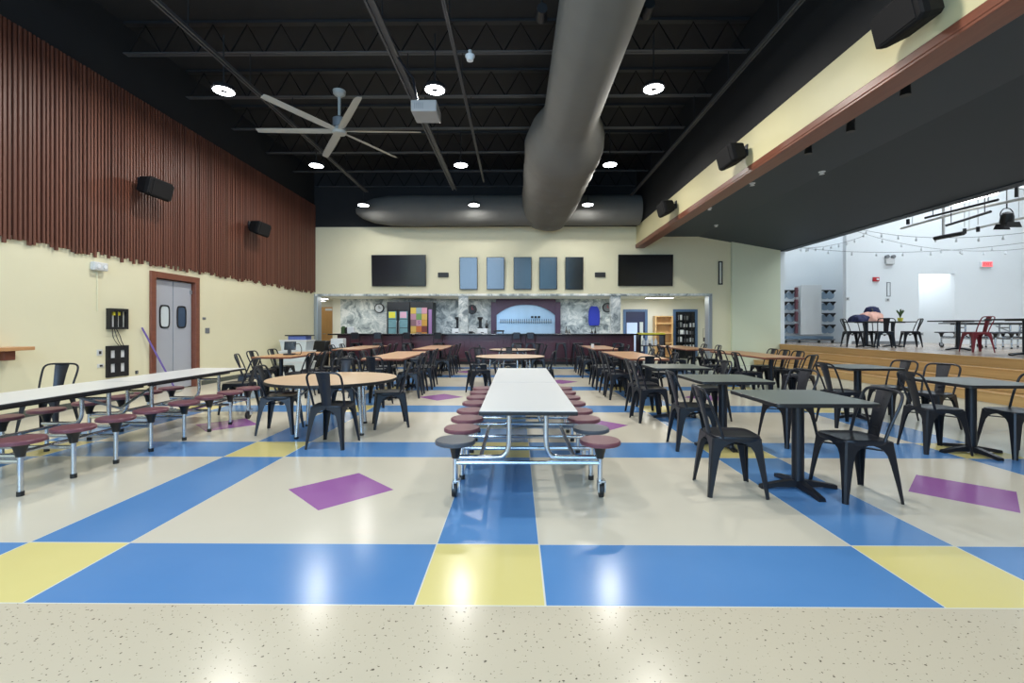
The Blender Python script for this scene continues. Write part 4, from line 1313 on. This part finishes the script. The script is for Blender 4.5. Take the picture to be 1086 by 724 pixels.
# roof trusses, pipes and lights over the stage
for i, y in enumerate((7.0, 9.2, 11.4, 13.6)):
    o = thing('stage_roof_truss', 'white open steel roof truss over the stage, %s counted from the stage back wall' % ordn[3 - i], 'roof truss', (0, y, 5.3), 0, 'white trusses over the stage')
    MB().box(9.3, 19.3, -.06, .06, 0, .07).build('bottom_chord', M['white'], o)
    MB().box(9.3, 19.3, -.06, .06, .9, 1.9).build('top_chord', M['white'], o)
    wb = MB()
    for k in range(10):
        wb.tube([(9.4 + k, 0, .05), (9.9 + k, 0, .92), (10.4 + k, 0, .05)], .02, 6)
    wb.build('web', M['white'], o)
def W(px, py, y):
    return Vector((pxX(px, y), y, H + (347 - py) / 492 * y))
def bar3(name, label, cat, pts, r_, m, grp=None):
    mb = MB().tube(pts, r_, 8)
    for f_ in (.12, .88):
        p_ = pts[0].lerp(pts[-1], f_)
        mb.tube([p_, Vector((p_.x, p_.y, 7.2))], .008, 5)
    return tag(mb.build(name, m, None, True), label, cat, grp)
o = thing('strip_light', 'long white fluorescent strip light high over the stage front', 'strip light', (0, 0, 0))
a, b_ = W(984, 222.5, 10.9), W(1052, 206, 9.6)
MB().tube([a, b_], .035, 8).build('tube', M['tube'], o, True)
MB().tube([a + Vector((0, 0, .08)), b_ + Vector((0, 0, .08))], .05, 6).build('housing', M['lightmetal'], o)
bar3('lighting_pipe', 'thin black pipe hanging just below the stage strip light', 'pipe', [W(977, 232, 10.5), W(1053, 213, 9.0)], .025, M['blackmetal'], 'black pipes over the stage')
bar3('lighting_pipe', 'thin black pipe hanging lower beside the black stage lamp', 'pipe', [W(999, 240, 10.8), W(1045, 225.5, 9.6)], .028, M['blackmetal'], 'black pipes over the stage')
bar3('curtain_track', 'long pale grey track crossing high over the stage', 'track', [W(952, 243, 12.5), W(1020, 224, 10.5), W(1083, 211, 9.0)], .03, M['lightmetal'], 'pale tracks over the stage')
bar3('curtain_track', 'pale grey track carrying the black stage lamp', 'track', [W(1016, 246, 12.0), W(1060, 236, 10.7), W(1084, 231, 10)], .03, M['lightmetal'], 'pale tracks over the stage')
o = thing('batten_light', 'dark batten light bar on a white drop pole over the stage', 'light bar', (0, 0, 0))
a, b_ = W(987, 253.5, 11.5), W(1017, 248, 10.8)
MB().tube([a, b_], .05, 8).build('housing', M['blackplastic'], o)
mdl = W(996, 251.5, 11.3)
MB().tube([mdl, Vector((mdl.x, mdl.y, 7.2))], .03, 8).build('drop_pole', M['lightmetal'], o)
for k, (px, py) in enumerate(((959, 236), (1072, 205), (1082, 202), (1018, 246), (1032, 244))):
    p = W(px, py, 11)
    o = thing('stage_fitting', ('small black drop fitting near the stage opening edge', 'black cylinder fitting above the black stage lamp', 'grey cylinder fitting at the picture edge above the stage lamp',
                                'small dark fitting beside the batten light bar', 'small dark fitting between the batten bar and the stage lamp')[k], 'fitting', p, 0, 'small fittings over the stage')
    MB().cyl((0, 0, 0), .035, .24 if k in (1, 2) else .12, 10).build('cylinder', M['greyplastic'] if k == 2 else M['blackplastic'], o, True)
    MB().tube([(0, 0, .1), (0, 0, 7.2 - p.z)], .010, 5).build('hanger', M['lightmetal'], o)
p = W(1062, 234, 9.5)
o = thing('stage_lamp', 'black stage spotlight with open barn door hanging over the stage', 'stage light', p)
b1 = MB().lathe([(.03, .16), (.08, .14), (.105, .06), (.11, -.06), (.10, -.07)], 18).build('body', M['blackplastic'], o, True)
b1.rotation_euler = (R(20), R(-14), 0)
MB().prism([(-.12, -.07), (.12, -.07), (.17, -.18), (-.17, -.18)], -.13, -.115, 'y').build('barn_door', M['blackplastic'], o)
MB().prism([(-.12, -.07), (.12, -.07), (.17, -.18), (-.17, -.18)], .09, .105, 'y').build('barn_door', M['blackplastic'], o)
MB().tube(spline([(-.12, 0, .03), (-.13, 0, .13), (-.06, 0, .22), (.06, 0, .22), (.13, 0, .13), (.12, 0, .03)]), .010, 6).build('yoke', M['blackmetal'], o)
MB().tube([(0, 0, .22), (0, 0, 7.2 - p.z)], .012, 6).build('clamp_stem', M['blackmetal'], o)
# string lights
def catenary(a, b_, sag, n=26):
    return [a.lerp(b_, k / n) - Vector((0, 0, sag * 4 * (k / n) * (1 - k / n))) for k in range(n + 1)]
for i, (a, b_, sg) in enumerate(((W(838, 262, 15.5), W(1082, 258, 12), .22), (W(900, 244, 14.5), W(1084, 264, 13), .3), (W(905, 243, 14.5), W(1086, 247, 10.5), .2), (W(842, 263, 15.5), W(912, 251, 14.6), .12))):
    o = thing('string_lights', ('long low string of small bulbs sagging across the white stage walls', 'string of small bulbs dropping from the opening edge past the batten bar',
                                'upper string of small bulbs running high towards the stage lamp', 'short string of small bulbs above the folded white table')[i], 'string lights', (0, 0, 0), 0, 'string lights over the stage')
    pts = catenary(a, b_, sg)
    MB().tube(pts, .006, 5).build('cable', M['greyplastic'], o)
    for p in pts[2:-1:3]:
        MB().lathe([(.012, -.01), (.014, -.04), (.03, -.07), (.028, -.1), (.008, -.115)], 8, tuple(p)).build('bulb', M['paper'], o, True)
# fittings on the stage wall
def swall(px, py, y=15.75):
    return Vector((pxX(px, y), y, H + (347 - py) / 492 * y))
p = swall(939, 277)
o = thing('emergency_light', 'white twin head emergency light on the stage back wall', 'emergency light', p, 0, 'emergency lights')
MB().box(-.14, .14, -.08, 0, -.12, .08, .01).build('case', M['lightmetal'], o)
for k in (-1, 1):
    MB().cyl((k * .1, -.06, .13), .06, .08, 12, 'y').build('lamp_head', M['greyplastic'], o, True)
p = swall(925, 296.5)
o = thing('fire_alarm', 'small red fire alarm strobe on the white stage wall', 'fire alarm', p)
MB().box(-.10, .10, -.05, 0, -.07, .07, .008).build('case', M['red'], o)
MB().box(.0, .07, -.06, -.05, -.03, .03).build('strobe', M['paper'], o)
p = swall(938.5, 307)
o = thing('thermometer', 'tall narrow framed gauge above the switch on the stage wall', 'gauge', p)
f = MB()
f.box(-.06, -.045, -.02, 0, -.24, .24).box(.045, .06, -.02, 0, -.24, .24).box(-.045, .045, -.02, 0, -.24, -.22).box(-.045, .045, -.02, 0, .22, .24)
f.build('frame', M['greyplastic'], o)
MB().box(-.045, .045, -.008, -.001, -.22, .22).build('panel', M['white'], o)
for i, (px, py, lb, yw) in enumerate(((937.5, 318, 'grey switch plate under the tall gauge on the stage wall', 15.75), (894 + 1.5, 317, 'small grey knob box at the corner of the stage wall', 15.75), (973, 354, 'low grey outlet plate on the stage wall beside the passage', 15.75))):
    p = swall(px, py, yw)
    o = thing('wall_plate', lb, 'wall plate', p, 0, 'plates on the stage wall')
    MB().box(-.07, .07, -.015, 0, -.06, .06, .004).build('cover', M['lightmetal'], o)
    MB().box(-.03, .03, -.025, -.015, -.03, .03).build('socket', M['greyplastic'], o)
p = swall(1039.5, 281)
o = thing('exit_sign', 'small glowing red exit sign on the white stage wall', 'exit sign', p)
MB().box(-.19, .19, -.07, 0, -.10, .10, .02).build('case', M['paper'], o)
MB().box(-.17, .17, -.075, -.071, -.085, .085, .001).build('lit_face', mat('exit_glow', (240, 120, 124), .4, emit=(255, 96, 100), estr=.8), o)
text('EXIT', .13, mat('exit_letters', (210, 20, 30), .4, emit=(255, 30, 40), estr=.8), (0, -.0765, 0), (PI / 2, 0, 0), o)

# folded cafeteria table standing on the stage
fd = thing('folded_cafeteria_table', 'folded upright cafeteria table with white top and stacked stools on the stage', 'cafeteria table', (10.68, 17.1, SZ))
k_ = 1.0
MB().box(-.38, .38, -.20, -.17, .30, 2.10, .012).build('tabletop', M['whitetop'], fd)
MB().box(-.37, .37, .12, .15, .30, 2.10, .01).build('tabletop', M['whitetop'], fd)
for xx in (-.5,):
    for k in range(4):
        MB().box(xx - .04, xx + .06, -.16, -.06, .34 + k * .44, .34 + k * .44 + .36, .02).build('stool_edge', M['maroon'], fd)
for sx in (-1, 1):
    for k in range(4):
        z = .50 + k * .42
        ar_ = MB().box(min(sx * .40, sx * .95), max(sx * .40, sx * .95), -.10, -.05, z + .13, z + .165).build('stool_arm', M['blackplastic'], fd)
        for q, xx in enumerate((.62, .86)):
            MB().lathe([(.02, -.10), (.035, -.06), (.09, 0)], 10, (sx * xx, -.08, z + .13)).build('seat_cone', M['blackplastic'], ar_)
            s_ = MB().cyl((sx * xx, .02 + .05 * q, z - .02), .14, .03, 22, 'y').build('stool_seat', mat('pale_blue_plastic', (150, 170, 188), .4), ar_, True)
MB().tube([(-.95, -.05, .12), (.95, -.05, .12)], .03, 8).build('base_rail', M['chrome'], fd)
MB().box(-.85, .85, -.12, .1, .14, .24).build('frame_box', mat('dusty_blue_steel', (128, 152, 176), .4, .3), fd)
for xx in (-.85, -.36, .36, .85):
    cs = MB().cyl((xx, -.06, .055), .055, .04, 14, 'x')
    cs.build('caster_wheel', M['blackplastic'], fd, True)
    MB().box(xx - .03, xx + .03, -.08, -.03, .06, .14).build('caster_fork', M['stainless'], fd)

# stage furniture
G4 = 'black metal chairs on the stage'
square_table(10.15, 13.55, SZ, 'dark stage table under the peach and navy clothes', w_=.78, grp='pedestal tables on the stage')
square_table(10.95, 13.6, SZ, 'dark stage table with the small plant beside the clothes', w_=.78, grp='pedestal tables on the stage')
square_table(10.95, 11.6, SZ, 'dark stage table standing beside the maroon chair', w_=.85, grp='pedestal tables on the stage')
square_table(10.10, 9.3, SZ, 'dark stage table cut by the picture edge beyond the maroon chair', w_=.85, grp='pedestal tables on the stage')
place('black', 9.80, 13.62, -14, 'black chair on the stage facing the clothes from the folded table side', G4, SZ)
place('black', 10.58, 14.05, -105, 'black chair on the stage behind the clothes table, facing the hall', G4, SZ)
place('black', 10.20, 12.95, 62, 'black chair on the stage with its back to the hall', G4, SZ)
place('black', 11.32, 13.45, 157, 'black chair on the stage facing the small plant from the passage side', G4, SZ)
place('red', 10.52, 10.72, 170, 'maroon metal chair near the edge of the stage', 'maroon chair', SZ)
cafeteria_table(13.6, 12.8, 'low white folding table with attached stools standing on the stage', {(i, s_) for i in range(8) for s_ in (-1, 1)}, SZ, 90)

def cloth(name, label, c, s_, m, seed, parent=None):
    rnd = random.Random(seed)
    ph = [rnd.uniform(0, 6) for _ in range(6)]
    rings = []
    for i in range(9):
        t_ = i / 8
        el = t_ * PI / 2
        ring = []
        for k in range(26):
            a = 2 * PI * k / 26
            rr_ = math.cos(el) * (1 + .18 * math.sin(3 * a + ph[0]) + .12 * math.sin(7 * a + ph[1] + 4 * t_) + .07 * math.sin(11 * a + ph[3] - 7 * t_)) + .02
            ring.append((s_[0] * rr_ * math.cos(a), s_[1] * rr_ * math.sin(a), s_[2] * math.sin(el) * (1 + .22 * math.sin(2 * a + ph[2]) * math.cos(el) + .10 * math.sin(5 * a + ph[4] + 6 * t_) * math.cos(el)) if i else 0))
        rings.append(ring)
    o = MB().rings(rings).build(name, m, None, True, c)
    return tag(o, label, 'clothing', 'clothes on the stage table')
ct = SZ + .725
cloth('cloth_bundle', 'navy blue cloth heap at the end of the stage table by the folded table', (9.86, 13.42, ct), (.27, .2, .2), M['navycloth'], 3)
cloth('cloth_bundle', 'peach coloured clothes heaped in the middle of the stage table', (10.24, 13.52, ct), (.32, .24, .28), M['pink'], 4)
bp_ = thing('backpack', 'dark navy backpack slumped behind the peach clothes', 'backpack', (10.52, 13.82, ct))
q = MB().lathe([(.15, 0), (.2, .08), (.2, .3), (.15, .42), (.05, .46)], 20, (0, 0, 0), 1.15, .7).build('bag', M['navycloth'], bp_, True)
MB().tube(spline([(-.1, -.12, .38), (-.12, -.2, .26), (-.1, -.16, .08)]), .02, 6).build('strap', M['blackplastic'], bp_)
pp = thing('potted_plant', 'small dark leaved plant in a yellow pot on the stage table', 'plant', (10.92, 13.3, ct))
MB().lathe([(.05, 0), (.07, .10), (.06, .11)], 14).build('pot', M['yellow'], pp, True)
lf = MB()
for k in range(9):
    a = k * 2.4
    lf.tube(spline([(0, 0, .1), (.03 * math.cos(a), .03 * math.sin(a), .22), (.09 * math.cos(a), .09 * math.sin(a), .30 + .02 * (k % 4))], 3), [.006, .008, .012, .016, .02, .014, .004], 5)
lf.build('foliage', M['grn'], pp, True)

# ------------------------------------------------------------------ light
def area(name, loc, rot, sx, sy, e, col):
    ld = bpy.data.lights.new(name, 'AREA')
    ld.shape = 'RECTANGLE'; ld.size = sx; ld.size_y = sy; ld.energy = e; ld.color = col
    o = bpy.data.objects.new(name, ld)
    C.objects.link(o)
    o.location = loc; o.rotation_euler = rot
    return o
# daylight standing in the two tall windows behind the viewer
area('window_daylight', (-3.1, YR - .15, 3.6), (R(90), 0, 0), 5.0, 5.4, 720, (.44, .70, 1.0))
area('window_daylight', (1.9, YR - .15, 3.6), (R(90), 0, 0), 3.4, 5.4, 190, (.26, .62, .95))
# broad fills standing in for the stage strip lights
area('stage_fill', (13.5, 12.5, 7.1), (0, 0, 0), 6, 5, 520, (.88, .95, 1.0))
area('stage_fill', (13.5, 6.0, 7.1), (0, 0, 0), 6, 5, 420, (.9, .96, 1.0))
area('stage_fill', (11.4, 16.7, 7.1), (0, 0, 0), 1.6, 1.2, 75, (.9, .96, 1.0))  # unseen lamp added to brighten the grey recess wall
area('passage_light', (14.2, 17.1, 3.95), (0, 0, 0), 1.2, 1.6, 36, (.95, .98, 1.0))
# low ceiling of the bar and store
area('bar_light', (-1.0, 17.6, OZ - .02), (0, 0, 0), 9, 1.6, 120, (.88, .94, 1.0))
area('store_light', (5.35, 17.8, OZ - .04), (0, 0, 0), 1.4, .5, 42, (1, .98, .9))
area('hall_light', (-6.5, 17.8, OZ - .04), (0, 0, 0), .6, 1.6, 22, (1, .98, .9))

wd = bpy.data.worlds.new('sky')
wd.use_nodes = True
bg = wd.node_tree.nodes['Background']
bg.inputs['Color'].default_value = (.7, .82, 1.0, 1)
bg.inputs['Strength'].default_value = 0.6
bpy.context.scene.world = wd

# ------------------------------------------------------------------ camera
cd = bpy.data.cameras.new('camera')
cd.sensor_fit = 'HORIZONTAL'
cd.sensor_width = 36
cd.lens = 36 * 492 / 1086
cd.shift_y = -15 / 1086
cd.clip_start = .05
cam = bpy.data.objects.new('camera', cd)
C.objects.link(cam)
cam.location = (0, 0, H)
cam.rotation_euler = (R(90), 0, R(.54))
sc = bpy.context.scene
sc.camera = cam
sc.view_settings.view_transform = 'Standard'
sc.view_settings.look = 'None'
sc.view_settings.exposure = 0.0
sc.view_settings.gamma = 1.0
sc.view_settings.use_curve_mapping = False
